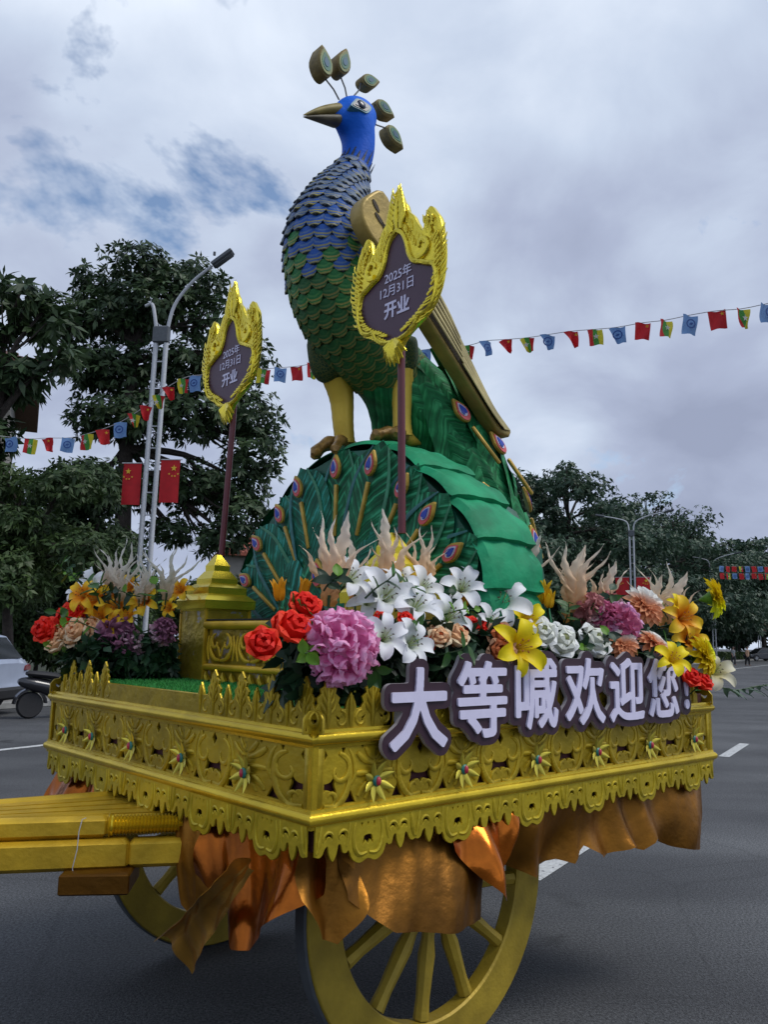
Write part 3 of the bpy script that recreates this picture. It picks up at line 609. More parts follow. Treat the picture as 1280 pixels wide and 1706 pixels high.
BL = [(-10.3, 20.3, 7.2), (-9.2, 17.0, 5.7), (-7.9, 14.6, 5.05), (-6.75, 13.5, 4.88), (-6.36, 13.5, 4.86), (-6.01, 13.5, 4.84), (-5.75, 13.5, 4.86), (-5.38, 13.5, 4.87), (-5.08, 13.5, 4.94), (-4.82, 13.5, 5.03), (-4.53, 13.5, 5.16), (-4.3, 13.5, 5.31), (-4.11, 13.5, 5.46), (-3.91, 13.5, 5.65), (-3.75, 13.5, 5.8), (-3.5, 13.5, 5.95), (-3.29, 13.5, 6.01), (-2.52, 13.5, 6.09), (-2.11, 13.5, 6.15), (-1.83, 13.5, 6.18), (-1.55, 13.5, 6.21), (-1.28, 13.5, 6.26), (-.9, 13.48, 6.30), (0, 13.1, 6.3), (.6, 12.8, 6.29), (1.02, 12.6, 6.28),
      (1.29, 12.46, 6.25), (1.56, 12.32, 6.28), (1.84, 12.17, 6.25), (2.15, 12, 6.22), (2.44, 11.83, 6.21), (2.75, 11.65, 6.2), (3.06, 11.46, 6.16), (3.34, 11.29, 6.13), (3.65, 11.08, 6.12), (3.91, 10.9, 6.09), (4.18, 10.71, 6.09), (4.46, 10.5, 6.07), (4.72, 10.3, 6.02), (4.96, 10.1, 6.01), (5.25, 9.9, 6.0), (5.55, 9.7, 6.0), (5.9, 9.45, 6.02), (6.3, 9.2, 6.05), (9.5, 7.0, 6.5), (14.5, 3.5, 7.6)]
SEQ = [('-', 0), ('-', 0), ('-', 0), ('-', 0), ('b', .05), ('m', .05), ('c', .7), ('b', .05), ('m', .1), ('c', .4), ('b', .1), ('m', .8), ('c', .7), ('m', .75), ('c', .7), ('m', .3), ('b', .05), ('c', .3), ('m', .05), ('b', .05), ('c', .1), ('m', .4), ('b', .1), ('c', .1), ('b', 0), ('c', .2),
       ('m', .2), ('b', .6), ('c', .8), ('m', .65), ('b', .7), ('c', .85), ('m', .1), ('b', .5), ('c', .1), ('m', .15), ('b', .1), ('c', .1), ('m', .6), ('b', .1), ('c', .2), ('m', .3), ('b', .2), ('c', .1), ('-', 0), ('-', 0)]
bunting('bunting', 'long string of small red, blue and tricolour flags behind the peacock', BL, SEQ, .225, .27, 4)
for r_, lab in ((0, 'upper of two short strings of tiny flags far down the road'), (1, 'lower of two short strings of tiny flags far down the road')):
    pts = [(25.0 + i * .47, 60, 7.55 - .52 * r_ - .02 * math.sin(i)) for i in range(12)]
    bunting('far_bunting', lab, pts, [(['b', 'c', 'c', 'm', 'b', 'c'][(i + 2 * r_) % 6], .05) for i in range(12)], .36, .44, 20 + r_)

# ------------------------------------------------------------------ the cart
cart = thing('parade_cart', 'gold scroll-work parade cart on two big spoked wheels, standing on the road', 'cart', FM)
def cpart(name, g, m, M=None, smooth=True, parent=None, angle=40): return ob(name, g.mesh(name, m, smooth, angle), parent or cart, M)
LN = lambda u, v, z: frame((u, v, z), (1, 0, 0), (0, 0, 1), (0, -1, 0))
LF = lambda u, v, z: frame((u, v, z), (0, -1, 0), (0, 0, 1), (-1, 0, 0))
LB = lambda u, v, z: frame((u, v, z), (-1, 0, 0), (0, 0, 1), (0, 1, 0))
LR = lambda u, v, z: frame((u, v, z), (0, 1, 0), (0, 0, 1), (1, 0, 0))
g = G(); g.bbox((LEN / 2, WID / 2, 1.115), (LEN - .03, WID - .03, .41), .004); cpart('deck_body', g, MAROON, None, False)
g = G(); g.box((LEN / 2, WID / 2, .80), (LEN - .5, WID - .7, .18)); cpart('undercarriage', g, mat('chassis_shade_black', (.02, .018, .016), .8))  # box under the deck, coloured near-black to deepen the shade there
# turf lying on the deck
g = G(); g.grid(lambda a, b: (.012 + a * (LEN - .024), .012 + b * (WID - .024), 1.336 + .004 * math.sin(a * 40) * math.sin(b * 37)), 20, 20); cpart('turf_mat', g, TURF)
rnd = np.random.default_rng(3); n = 9000
P = np.stack([rnd.uniform(.02, .62, n), rnd.uniform(.35, 2.1, n), np.full(n, 1.336)], 1); h = rnd.uniform(.008, .018, n); a = rnd.uniform(0, 6.28, n)
sx = np.stack([np.cos(a), np.sin(a), 0 * a], 1) * .003; tip = P + rnd.normal(0, .006, (n, 3)); tip[:, 2] = P[:, 2] + h
V = np.stack([P - sx, P + sx, tip + sx * .2, tip - sx * .2], 1).reshape(-1, 3)
o = ob('turf_blades', big_mesh('turf_blades', V, np.arange(len(V)).reshape(-1, 4), TURF), cart); o['kind'] = 'stuff'
# mouldings: half-round bars with a fillet, mitred at the corners
def ring_bar(z, r, out, m):
    c = [(-out, -out), (LEN + out, -out), (LEN + out, WID + out), (-out, WID + out)]
    for i in range(4):
        a, b = Vector((*c[i], z)), Vector((*c[(i + 1) % 4], z)); d = (b - a).normalized(); nrm = Vector((d.y, -d.x, 0)); vs = []
        prof = [(-r * .5, r * 1.5), (r * .25, r * 1.45), (r * .3, r * 1.0)] + [(r * math.cos(t), r * math.sin(t)) for t in np.linspace(PI / 2 * .8, -PI / 2 * .8, 8)] + [(r * .3, -r * 1.0), (r * .25, -r * 1.45), (-r * .5, -r * 1.5)]
        for e, s in ((a, -1), (b, 1)):
            for pn, pz in prof: vs.append(e + nrm * pn + d * (s * pn) + Vector((0, 0, pz)))
        k = len(prof); g = G(); g.add(vs, [(j, j + k, j + k + 1, j + 1) for j in range(k - 1)]); cpart('moulding', g, m, None, True, None, 50)
ring_bar(1.25, .019, .012, GOLD_M); ring_bar(1.013, .020, .014, GOLD_M)

def spiral(cx, cy, r0, r1, a0, a1, n=14):
    return [(cx + (r0 + (r1 - r0) * i / n) * math.cos(a0 + (a1 - a0) * i / n), cy + (r0 + (r1 - r0) * i / n) * math.sin(a0 + (a1 - a0) * i / n), 0) for i in range(n + 1)]
def circ(cx, cy, rx, ry, n=10, a=0.0): return [(cx + rx * math.cos(a + 2 * PI * k / n), cy + ry * math.sin(a + 2 * PI * k / n)) for k in range(n)]
def mir(p): return [(-q[0], q[1]) for q in p][::-1]
# --- pierced frieze unit between two rosettes: width PW, height .195
PW, PH = .42, .196
hole = cr([(-.055, .115), (-.03, .085), (0, .08), (.03, .085), (.055, .115), (.047, .075), (.055, .05), (.042, .022), (.034, .05), (.012, .058), (0, .045), (-.012, .058), (-.034, .05), (-.042, .022), (-.055, .05), (-.047, .075)], 3)
holes = [hole, [(0, .19), (.018, .165), (0, .138), (-.018, .165)], [(.085, .012), (.135, .012), (.108, .06)], mir([(.085, .012), (.135, .012), (.108, .06)]), [(.07, .185), (.088, .185), (.08, .155)], mir([(.07, .185), (.088, .185), (.08, .155)]),
         cr([(.125, .135), (.135, .12), (.13, .10), (.122, .115)], 2), mir(cr([(.125, .135), (.135, .12), (.13, .10), (.122, .115)], 2)), [(.15, .19), (.165, .19), (.158, .17)], mir([(.15, .19), (.165, .19), (.158, .17)])]
pan = fill2d([[(-PW / 2, 0), (PW / 2, 0), (PW / 2, PH), (-PW / 2, PH)]] + holes, .008, .0022)
SCROLLS = []
for s in (-1, 1):                                                  # raised scrolls
    for path, r in ((spiral(s * .062, .115, .052, .014, PI / 2 if s > 0 else PI / 2, PI / 2 - s * 5.4), .010), ([(s * x, y, 0) for x, y in ((.004, .012), (.05, .008), (.088, .04), (.105, .09), (.098, .14), (.06, .168))], .012), (spiral(s * .03, .035, .026, .008, -PI / 2, -PI / 2 + s * 4.6), .008),
                    ([(s * x, y, 0) for x, y in ((.112, .07), (.128, .10), (.118, .15), (.10, .18))], .008), ([(s * x, y, 0) for x, y in ((.14, .03), (.165, .06), (.20, .075))], .011), ([(s * x, y, 0) for x, y in ((.135, .165), (.165, .14), (.20, .125))], .011), ([(s * x, y, 0) for x, y in ((.13, .10), (.16, .10), (.205, .10))], .010), ([(s * x, y, 0) for x, y in ((.17, .02), (.187, .045), (.205, .06))], .009), ([(s * x, y, 0) for x, y in ((.17, .18), (.187, .155), (.205, .14))], .009)):
        r *= 1.15
        if s > 0: SCROLLS.append((path, r))
        q = cr(path, 3, False); k = len(q); pan.tube([(x, y, .005) for x, y, z in q], [r * (1 - .55 * abs(2 * i / k - .7)) for i in range(k)], 7, True, .75, (0, 0, 1))
pan_me = pan.mesh('scroll_panel', GOLD)
def clip_half(P, s):                                               # keep x*s >= .004
    o = []
    for p, q in zip(P, P[1:] + P[:1]):
        a, b = p[0] * s - .004, q[0] * s - .004
        if a >= 0: o.append((p[0], p[1]))
        if (a < 0) != (b < 0): t = a / (a - b); o.append((p[0] + (q[0] - p[0]) * t, p[1] + (q[1] - p[1]) * t))
    return o
def half_panel(s):
    hs = [h for h in (clip_half([(p[0], p[1]) for p in q], s) for q in holes) if len(h) > 2]
    return fill2d([[(0, 0), (s * PW / 2, 0), (s * PW / 2, PH), (0, PH)]] + hs, .008, .002)
halves = {}
for s in (-1, 1):
    hp = half_panel(s)
    for path, r in SCROLLS:
        q = cr([(s * x, y, z) for x, y, z in path], 3, False); k = len(q); hp.tube([(x, y, .005) for x, y, z in q], [r * (1 - .55 * abs(2 * i / k - .7)) for i in range(k)], 7, True, .75, (0, 0, 1))
    halves[s] = hp.mesh('scroll_panel', GOLD)
# --- rosette
def petal_fn(L, W, lift, cup=.2):
    return lambda a, b: (L * a, (b - .5) * 2 * W * math.sin(PI * min(.98, a ** .8)) ** .8 + 0, lift * a + cup * W * (2 * b - 1) ** 2 * math.sin(PI * a))
rp_me = G().grid(petal_fn(.058, .0125, .018, -.5), 5, 4).mesh('petal', mat('rosette_gold', (.62, .52, .06), .3, .6, .2))
rp2_me = G().grid(petal_fn(.046, .012, .006, -.5), 5, 4).mesh('petal', GOLD)
rc_me = G().ball((0, 0, .012), (.010, .015, .008), 10, 6).mesh('stone', RED_E); rt_me = G().lathe([(.016, 0), (.018, .006), (.013, .012), (.006, .013)], 12).mesh('setting', TEAL_E)
def rosette(M, sc=1.0):
    r = ob('rosette', rt_me, cart, M @ SC(sc))
    for k in range(8): ob('petal', rp_me, r, RZ(k * PI / 4 + .39) @ T(.009, 0, .002))
    ob('stone', rc_me, r); return r
ROS = (.242, .661, 1.087, 1.50, 1.922, 2.335)
def frieze(f, ros, end):
    w0 = ros[0] - .03; ob('scroll_panel', halves[1], cart, f(.03) @ SC(w0 / (PW / 2), 1, 1))
    for p, q in zip(ros, ros[1:]): ob('scroll_panel', pan_me, cart, f((p + q) / 2) @ SC((q - p) / PW, 1, 1))
    ob('scroll_panel', halves[-1], cart, f(end - .03) @ SC((end - .03 - ros[-1]) / (PW / 2), 1, 1))
frieze(lambda x: LN(x, -.004, 1.034), ROS, LEN); frieze(lambda x: LB(LEN - x, WID + .004, 1.034), ROS, LEN)
FROS = (.358, .794, 1.222, 1.62, 1.93)
frieze(lambda x: frame((-.004, x, 1.034), (0, 1, 0), (0, 0, 1), (-1, 0, 0)), FROS, WID); frieze(lambda x: LR(LEN + .004, x, 1.034), FROS, WID)
for u in ROS: rosette(LN(u, -.018, 1.106))
for v in FROS: rosette(LF(-.018, v, 1.106))
for M in (LN(.012, -.010, 1.034), LF(-.010, .012, 1.034), LN(LEN - .014, -.010, 1.034)): g = G(); g.bbox((0, .098, 0), (.03, .196, .012), .003); cpart('corner_strip', g, GOLD, M)
for u, v in ((-.006, -.006), (LEN + .006, -.006), (-.006, WID + .006)): g = G(); g.bbox((u, v, 1.132), (.024, .024, .197), .004); cpart('corner_post', g, GOLD_M)
# --- scalloped apron unit, hanging below the lower moulding
AW = .418
half = [(0, -.122), (.032, -.132), (.062, -.118), (.078, -.088), (.090, -.094), (.102, -.090), (.110, -.068), (.122, -.066), (.128, -.090), (.142, -.112), (.156, -.090), (.162, -.066), (.174, -.070), (.184, -.088), (.196, -.094), (.209, -.090)]
low = [(-x, y) for x, y in half[::-1]][:-1] + half; low = cr(low, 3, False)
out = low + [(AW / 2, 0), (-AW / 2, 0)]
ah = [cr([(-.018, -.055), (.0, -.05), (.018, -.055), (.022, -.085), (.010, -.07), (0, -.082), (-.010, -.07), (-.022, -.085)], 2), [(-.032, -.012), (-.02, -.012), (-.026, -.034)], [(.02, -.012), (.032, -.012), (.026, -.034)], [(-.006, -.012), (.006, -.012), (0, -.03)]]
for s in (-1, 1):
    for cx in (.105, .158): ah.append(cr([(s * (cx - .014), -.052), (s * (cx - .012), -.034), (s * cx, -.027), (s * (cx + .014), -.036), (s * (cx + .016), -.055), (s * (cx + .006), -.042), (s * (cx - .004), -.042)], 2))
apr = fill2d([out] + ah, .006, .002)
for s in (-1, 1):
    for path, r in ([(s * .105, 0), (s * .105, 0)], .0), (spiral(s * .105, -.045, .024, .012, -PI * .1, PI * 1.25), .006), (spiral(s * .158, -.045, .024, .012, PI * 1.1, -PI * .25), .006), ([(s * x, y, 0) for x, y in ((.005, -.105), (.035, -.108), (.055, -.085), (.06, -.045), (.052, -.01))], .009), ([(s * x, y, 0) for x, y in ((.075, -.005), (.08, -.04), (.088, -.075))], .007), ([(s * x, y, 0) for x, y in ((.188, -.005), (.194, -.04), (.2, -.07), (.206, -.084))], .009):
        if r <= 0: continue
        q = cr(path, 3, False); k = len(q); apr.tube([(x, y, .004) for x, y, z in q], [r * (1 - .5 * abs(2 * i / k - .8)) for i in range(k)], 6, True, .75, (0, 0, 1))
ap_me = apr.mesh('apron_panel', mat('apron_gold', (.52, .395, .020), .38, .5, .15, 9, .25, 35))
for k in range(6):
    ob('apron_panel', ap_me, cart, LN(AW / 2 + k * AW, -.018, .998)); ob('apron_panel', ap_me, cart, LB(AW / 2 + k * AW, WID + .018, .998))
for k in range(5):
    c = AW / 2 + k * AW * 1.02; ob('apron_panel', ap_me, cart, LF(-.018, c, .998)); ob('apron_panel', ap_me, cart, LR(LEN + .018, c, .998))
# --- leaf crest above the upper moulding
def crest_unit(tall):
    if tall: half = [(0, .168), (.014, .150), (.012, .142), (.03, .132), (.026, .118), (.044, .104), (.038, .088), (.05, .07), (.075, .066), (.092, .045), (.092, 0)]
    else: half = [(0, .118), (.016, .09), (.022, .07), (.014, .045), (.03, .058), (.044, .05), (.044, 0)]
    o = half + [(-x, y) for x, y in half[::-1] if x > 0]; hl = []
    if tall:
        for s in (-1, 1): hl.append(cr([(s * .028, .052), (s * .042, .03), (s * .062, .028), (s * .07, .05), (s * .058, .042), (s * .044, .044)], 2)); hl.append([(s * .078, .006), (s * .090, .006), (s * .086, .026)])
    c = fill2d([o] + hl, .006, .002)
    pts = [(0, .01, .004), (0, .06, .006), (0, .11, .005), (0, .15 if tall else .10, .003)]; c.tube(pts, [.006, .010, .008, .003], 6, True, .7, (0, 0, 1))
    if tall:
        for s in (-1, 1):
            for x0, y0, x1, y1 in ((.004, .05, .034, .096), (.004, .075, .026, .122), (.004, .10, .016, .146)): c.tube([(s * x0, y0, .004), (s * (x0 + x1) * .6, (y0 + y1) * .5, .006), (s * x1, y1, .003)], [.005, .007, .002], 6, True, .7, (0, 0, 1))
            c.tube([(x, y, .004) for x, y, z in cr(spiral(s * .05, .036, .028, .010, PI / 2, PI / 2 - s * 4.8), 2, False)], .006, 6, True, .7, (0, 0, 1))
    return c.mesh('crest_leaf', GOLD)
ct, cs = crest_unit(True), crest_unit(False)
def crest_row(f, n0, n1, pos, step=.185):
    k = 0; x = n0
    while x <= n1: ob('crest_leaf', ct, cart, f(x)); ob('crest_leaf', cs, cart, f(x + step / 2)); x += step
crest_row(lambda x: LN(x, -.004, 1.268), .045, LEN - .06, 0)
crest_row(lambda x: LF(-.004, x, 1.268), .045, .60, 0); crest_row(lambda x: LF(-.004, x, 1.268), 1.56, 2.1, 0)
crest_row(lambda x: LR(LEN + .004, x, 1.268), .06, 2.1, 0); crest_row(lambda x: LB(x, WID + .004, 1.268), .06, 2.45, 0)
g = G(); g.bbox((0, 0, 0), (.012, .92, .085), .003); cpart('edging_strip', g, GOLD, T(-.004, 1.08, 1.305))

# --- wheels
def rimg():
    g = G(); prof = [(.620, -.036), (.626, -.028), (.626, .028), (.620, .036), (.482, .036), (.475, .028), (.475, -.028), (.482, -.036)]; n = 72; vs = []
    for k in range(n):
        a = 2 * PI * k / n; vs += [(r * math.cos(a), y, r * math.sin(a)) for r, y in prof]
    m = len(prof); g.add(vs, [(k * m + j, k * m + (j + 1) % m, ((k + 1) % n) * m + (j + 1) % m, ((k + 1) % n) * m + j) for k in range(n) for j in range(m)]); return g
tyre = G(); n = 72
for k in range(n): pass
vs = []
for k in range(n):
    a = 2 * PI * k / n; vs += [(r * math.cos(a), y, r * math.sin(a)) for r, y in ((.627, -.030), (.634, -.024), (.634, .024), (.627, .030))]
tyre.add(vs, [(k * 4 + j, k * 4 + j + 1, ((k + 1) % n) * 4 + j + 1, ((k + 1) % n) * 4 + j) for k in range(n) for j in range(3)])
rim_me = rimg().mesh('rim', WHEEL_G); ty_me = tyre.mesh('tyre_band', STEEL_D)
spk = G(); spk.tube([(0, 0, .06), (0, 0, .14), (0, 0, .19), (0, 0, .25), (0, 0, .40), (0, 0, .47)], [.030, .028, .024, .033, .026, .030], 8); sp_me = spk.mesh('spoke', WHEEL_G)
hub = G(); hub.lathe([(.03, -.13), (.06, -.12), (.075, -.07), (.1, -.05), (.1, .05), (.075, .07), (.06, .12), (.03, .13)], 16, RX(PI / 2)); hub_me = hub.mesh('hub', WHEEL_G)
for v, ph in ((.27, .12), (WID - .30, .3)):
    wl = ob('wheel', rim_me, cart, T(.80, v, .634) @ RY(ph)); ob('tyre_band', ty_me, wl); ob('hub', hub_me, wl)
    for k in range(12): ob('spoke', sp_me, wl, RY(k * PI / 6))
g = G(); g.tube([(.8, .3, .634), (.8, WID - .3, .634)], .035, 10); cpart('axle', g, STEEL_D)

# --- tongue (shaft platform) swung a little to one side of the front
tg = ob('tongue', None, cart, FI)
A, B, C, D = Vector((-.50, 3.27, .865)), Vector((-2.15, 2.87, .865)), Vector((-.92, 3.80, .865)), Vector((-2.15, 3.06, .865))
def lerp(a, b, t): return a + (b - a) * t
def beam(a, b, w, h, m, dz=0.0, bv=.015, name='beam'):
    d = b - a; R = RZ(math.atan2(d.y, d.x)).to_3x3(); g = G(); c = (a + b) / 2; g.bbox((c.x, c.y, c.z + dz), (d.length, w, h), bv, R); return ob(name, g.mesh(name, m), tg)
d = (B - A).normalized()
beam(lerp(A, B, 0.0), lerp(A, B, .11), .075, .075, GOLD_O); beam(lerp(A, B, .30), B, .07, .075, GOLD_O)
g = G(); pr = []; k = 26
for i in range(k * 2 + 1):
    t = .11 + .19 * i / (2 * k); pr.append((lerp(A, B, t), .033 + (.006 if i % 2 else -.003) + (.008 if i in (0, 1, 2, 2 * k, 2 * k - 1, 2 * k - 2) else 0)))
g.tube([p for p, r in pr], [r for p, r in pr], 12); ob('ribbed_spindle', g.mesh('ribbed_spindle', GOLD_M), tg)
beam(lerp(C, D, 0), lerp(C, D, .55), .05, .06, GOLD_O); beam(lerp(C, D, .55), D, .06, .065, GOLD_O)
for i in range(5):
    t = .14 + .72 * i / 4; a = lerp(lerp(A, C, t), lerp(B, D, t), .03); b = lerp(lerp(A, C, t), lerp(B, D, t), .92)
    dd = b - a; nn = Vector((-dd.y, dd.x, 0)).normalized(); w0, w1 = .040, .019; g = G()
    g.add([a - nn * w0 + Vector((0, 0, .018)), a + nn * w0 + Vector((0, 0, .018)), b + nn * w1 + Vector((0, 0, .018)), b - nn * w1 + Vector((0, 0, .018)), a - nn * w0 - Vector((0, 0, .012)), a + nn * w0 - Vector((0, 0, .012)), b + nn * w1 - Vector((0, 0, .012)), b - nn * w1 - Vector((0, 0, .012))],
          [(3, 2, 1, 0), (4, 5, 6, 7), (0, 1, 5, 4), (1, 2, 6, 5), (2, 3, 7, 6), (3, 0, 4, 7)]); ob('slat', g.mesh('slat', GOLD_O, False), tg)
A2, B2 = A + Vector((-.02, -.03, -.092)), B + Vector((0, -.0, -.092))
beam(lerp(A2, B2, .0), lerp(A2, B2, .24), .075, .098, GOLD_O); beam(lerp(A2, B2, .24), B2, .08, .104, GOLD_O)
beam(lerp(C, D, .02) + Vector((0, 0, -.12)), D + Vector((0, 0, -.12)), .06, .08, GOLD_O)
g = G(); g.bbox((-1.0, 3.12, .695), (.24, .22, .07), .006, RZ(.12).to_3x3()); ob('hitch_box', g.mesh('hitch_box', COPPER_D), tg)
g = G(); g.ball((-1.405, 2.985, .86), (.055, .05, .055), 16, 10); g.lathe([(.03, 0), (.034, .01), (.022, .02), (.012, .03)], 14, aim((-1.38, 2.945, .86), (.25, -.95, .05))); ob('knob', g.mesh('knob', GOLD_M), tg)
g = G(); g.tube([(-1.06, 3.10, .90), (-1.065, 3.075, .90), (-1.07, 3.065, .86), (-1.07, 3.06, .80), (-1.08, 3.055, .74), (-1.075, 3.06, .70)], .0018, 6); ob('tie_wire', g.mesh('tie_wire', STEEL), tg)

# --- satin drapes hanging under the apron
def drape(name, label, top, bottom, m, pleat, seed, side):
    """top: list of (s, z), bottom: list of (s, z, out); s runs along the side"""
    rn = random.Random(seed); ph = rn.uniform(0, 6); S0, S1 = top[0][0], top[-1][0]
    def ip(lst, s, k):
        for a, b in zip(lst, lst[1:]):
            if s <= b[0]: t = (s - a[0]) / max(1e-6, b[0] - a[0]); return a[k] + (b[k] - a[k]) * t
        return lst[-1][k]
    def fn(a, b):
        s = S0 + (S1 - S0) * a; zt, zb, o = ip(top, s, 1), ip(bottom, s, 1), ip(bottom, s, 2)
        z = zt + (zb - zt) * b; w = .035 * math.sin(2 * PI * (s * pleat + .25 * math.sin(s * 7)) + ph) * (b ** .6) + .008 * math.sin(s * 29 + b * 6 + ph) * b + .002 * math.sin(s * 80 + b * 11)
        e = .03 - o * b - w + .03 * math.sin(b * 3 + s * 4)
        return (s, e, z) if side == 'n' else (e, s, z)
    g = G(); g.grid(fn, 60, 14); o = ob(name, g.mesh(name, m), None, FM); tag(o, label, 'drape', 'copper satin drapes under the cart'); return o
drape('satin_drape', 'long brown satin drape with a zigzag hem under the right half of the long side', [(.98, .93), (2.45, .93)], [(.98, .72, .0), (1.10, .66, .02), (1.30, .69, .02), (1.38, .665, .03), (1.44, .73, .0), (1.6, .652, .03), (1.74, .69, .02), (1.86, .652, .03), (1.94, .70, .0), (2.12, .63, .02), (2.36, .585, .03), (2.45, .60, .02)], COPPER_D, 3.6, 1, 'n')
drape('satin_drape', 'brown satin drape sagging over the top of the near wheel', [(.14, .93), (.80, .93)], [(.14, .76, .0), (.22, .70, .03), (.3, .643, .06), (.55, .60, .09), (.74, .592, .07), (.80, .66, .03)], COPPER_D, 1.3, 2, 'n')
drape('satin_drape', 'bright copper fold tucked up under the apron beside the near wheel', [(.60, .95), (.98, .95)], [(.60, .84, .05), (.70, .74, .10), (.80, .655, .12), (.845, .64, .12), (.87, .70, .06), (.92, .80, .04), (.98, .86, .02)], COPPER, 4.2, 3, 'n')
drape('satin_drape', 'brown satin drape hanging behind the near front corner', [(-.02, .93), (.22, .93)], [(-.02, .78, .0), (.05, .66, .03), (.12, .63, .04), (.22, .74, .0)], COPPER_D, 4.0, 4, 'n')
drape('satin_drape', 'glossy copper drape under the front face beside the near corner', [(.02, .93), (.66, .93)], [(.02, .78, .0), (.20, .66, .02), (.30, .56, .04), (.40, .54, .05), (.50, .66, .02), (.66, .72, .0)], COPPER, 2.7, 5, 'f')
drape('satin_drape', 'copper drape behind the tongue under the front face', [(.58, .93), (.82, .93)], [(.58, .60, .0), (.66, .54, .02), (.74, .60, .0), (.82, .80, .0)], COPPER_D, 2.2, 6, 'f')
drape('satin_drape', 'copper drape at the far end of the front face', [(1.55, .93), (2.12, .93)], [(1.55, .80, .0), (1.7, .76, .02), (1.9, .70, .05), (2.12, .72, .08)], COPPER, 3.0, 7, 'f')
g = G(); a, b = Vector((-.09, .20, .87)), Vector((-.05, .72, .47)); d = (b - a); pn = Vector((-.25, .55, .80)).normalized()
def roll_fn(s, t):
    w = .035 + .075 * s; x = (t - .5) * 2; ang = 2.3 * max(0, x) ** 1.5
    return tuple(a + d * s + pn * (w * (min(x, 0) + math.sin(ang) * .42)) + Vector((-1, -.2, 0)) * (.03 * (1 - math.cos(ang)) + .012 * math.sin(s * 11 + t * 3) * s + .004 * math.sin(s * 31 + t * 7) + .010 * math.sin(t * 9 + s * 4)))
g.grid(roll_fn, 44, 26)
o = ob('satin_roll', g.mesh('satin_roll', mat('pale_copper_satin', (.60, .30, .05), .25, .8, .4, 6, .6, 12)), None, FM); tag(o, 'rolled loose end of copper satin dangling below the front corner', 'drape', 'copper satin drapes under the cart')

# ------------------------------------------------------------------ letter boards on the long side
for ch, u, sx, lab in (('大', .395, 1.0, 'first letter board by the cart corner, white character 大 on plum'), ('等', .715, 1.0, 'second letter board, white character 等 on plum'), ('喊', 1.035, 1.0, 'third letter board, white character 喊 on plum'), ('欢', 1.36, 1.0, 'fourth letter board, white character 欢 on plum'), ('迎', 1.675, 1.0, 'fifth letter board, white character 迎 on plum'), ('您', 1.985, 1.0, 'sixth letter board, white character 您 on plum'), ('!', 2.20, .9, 'last narrow letter board with a white exclamation mark')):
    sz = .283; dz = {'大': -.02, '等': .0}.get(ch, .012); z0 = 1.352 + dz
    root = thing('letter_board', lab, 'sign', FM @ LN(u, -.047, z0), 'cut-out letters of the greeting on the long side')
    front = text_g(ch, sz, 0.0, .004, sx); bold = fill2d(board_outlines(front, .0060, .0014, .0016, .00001, 3), .008, 0); ob('letter', bold.mesh('letter', LETTER, False), root, T(0, 0, .0125))
    bk = fill2d(board_outlines(front, .036), .016, 0); me = bk.mesh('backing', [BOARD, FOAM], False)
    for p in me.polygons:
        if abs(p.normal.z) < .5: p.material_index = 1
    ob('backing', me, root)
    for s in (-1, 1): g = G(); g.box((s * front.w * .25, -.02, -.022), (.02, .05, .03)); ob('bracket', g.mesh('bracket', STEEL), root)

# ------------------------------------------------------------------ stage block, pagodas, flame signs
st = thing('stage_block', 'low gold carved block between the two pagoda bases at the front of the deck', 'platform', FM @ T(.545, 1.07, 1.34))
g = G(); g.bbox((.17, 0, .15), (.33, 1.10, .30), .004); ob('core', g.mesh('core', GOLD_PATINA), st)
for z, r in ((.278, .022), (.072, .017)):
    g = G(); g.tube([(-.005, -.56, z), (-.005, .56, z)], r, 10); ob('moulding', g.mesh('moulding', GOLD_O), st)
    g = G(); g.tube([(-.01, -.555, z), (.34, -.555, z)], r, 10); ob('moulding', g.mesh('moulding', GOLD_O), st)
g = G(); g.box((.165, 0, .3035), (.36, 1.14, .006)); ob('top_board', g.mesh('top_board', BLACK), st)
carv = G()
for s in (-1, 1):
    for path, r in ((spiral(s * .05, .12, .045, .012, PI / 2, PI / 2 - s * 5), .010), ([(s * x, y, 0) for x, y in ((.005, .03), (.06, .04), (.10, .09), (.09, .15))], .012), ([(s * x, y, 0) for x, y in ((.005, .05), (.02, .09), (.045, .11))], .008), ([(s * x, y, 0) for x, y in ((.11, .03), (.125, .09), (.115, .155))], .009)):
        q = cr(path, 3, False); k = len(q); carv.tube(q, [r * (1 - .5 * abs(2 * i / k - .8)) for i in range(k)], 7, True, .7, (0, 0, 1))
cme = carv.mesh('carving', GOLD_O)
for k in range(4): ob('carving', cme, st, frame((-.012, -.405 + .27 * k, .078), (0, -1, 0), (0, 0, 1), (-1, 0, 0)) @ SC(1, .95, 1))
g = G()
for k in range(14): a = -.52 + k * .08; g.tube([(-.008, a, .004), (-.014, a + .01, .03), (-.008, a + .02, .05)], [.016, .014, .004], 6)
ob('plinth_leaves', g.mesh('plinth_leaves', GOLD), st)
def frustum(g, h0, z0, h1, z1):
    g.add([(-h0, -h0, z0), (h0, -h0, z0), (h0, h0, z0), (-h0, h0, z0), (-h1, -h1, z1), (h1, -h1, z1), (h1, h1, z1), (-h1, h1, z1)], [(3, 2, 1, 0), (4, 5, 6, 7), (0, 1, 5, 4), (1, 2, 6, 5), (2, 3, 7, 6), (3, 0, 4, 7)])
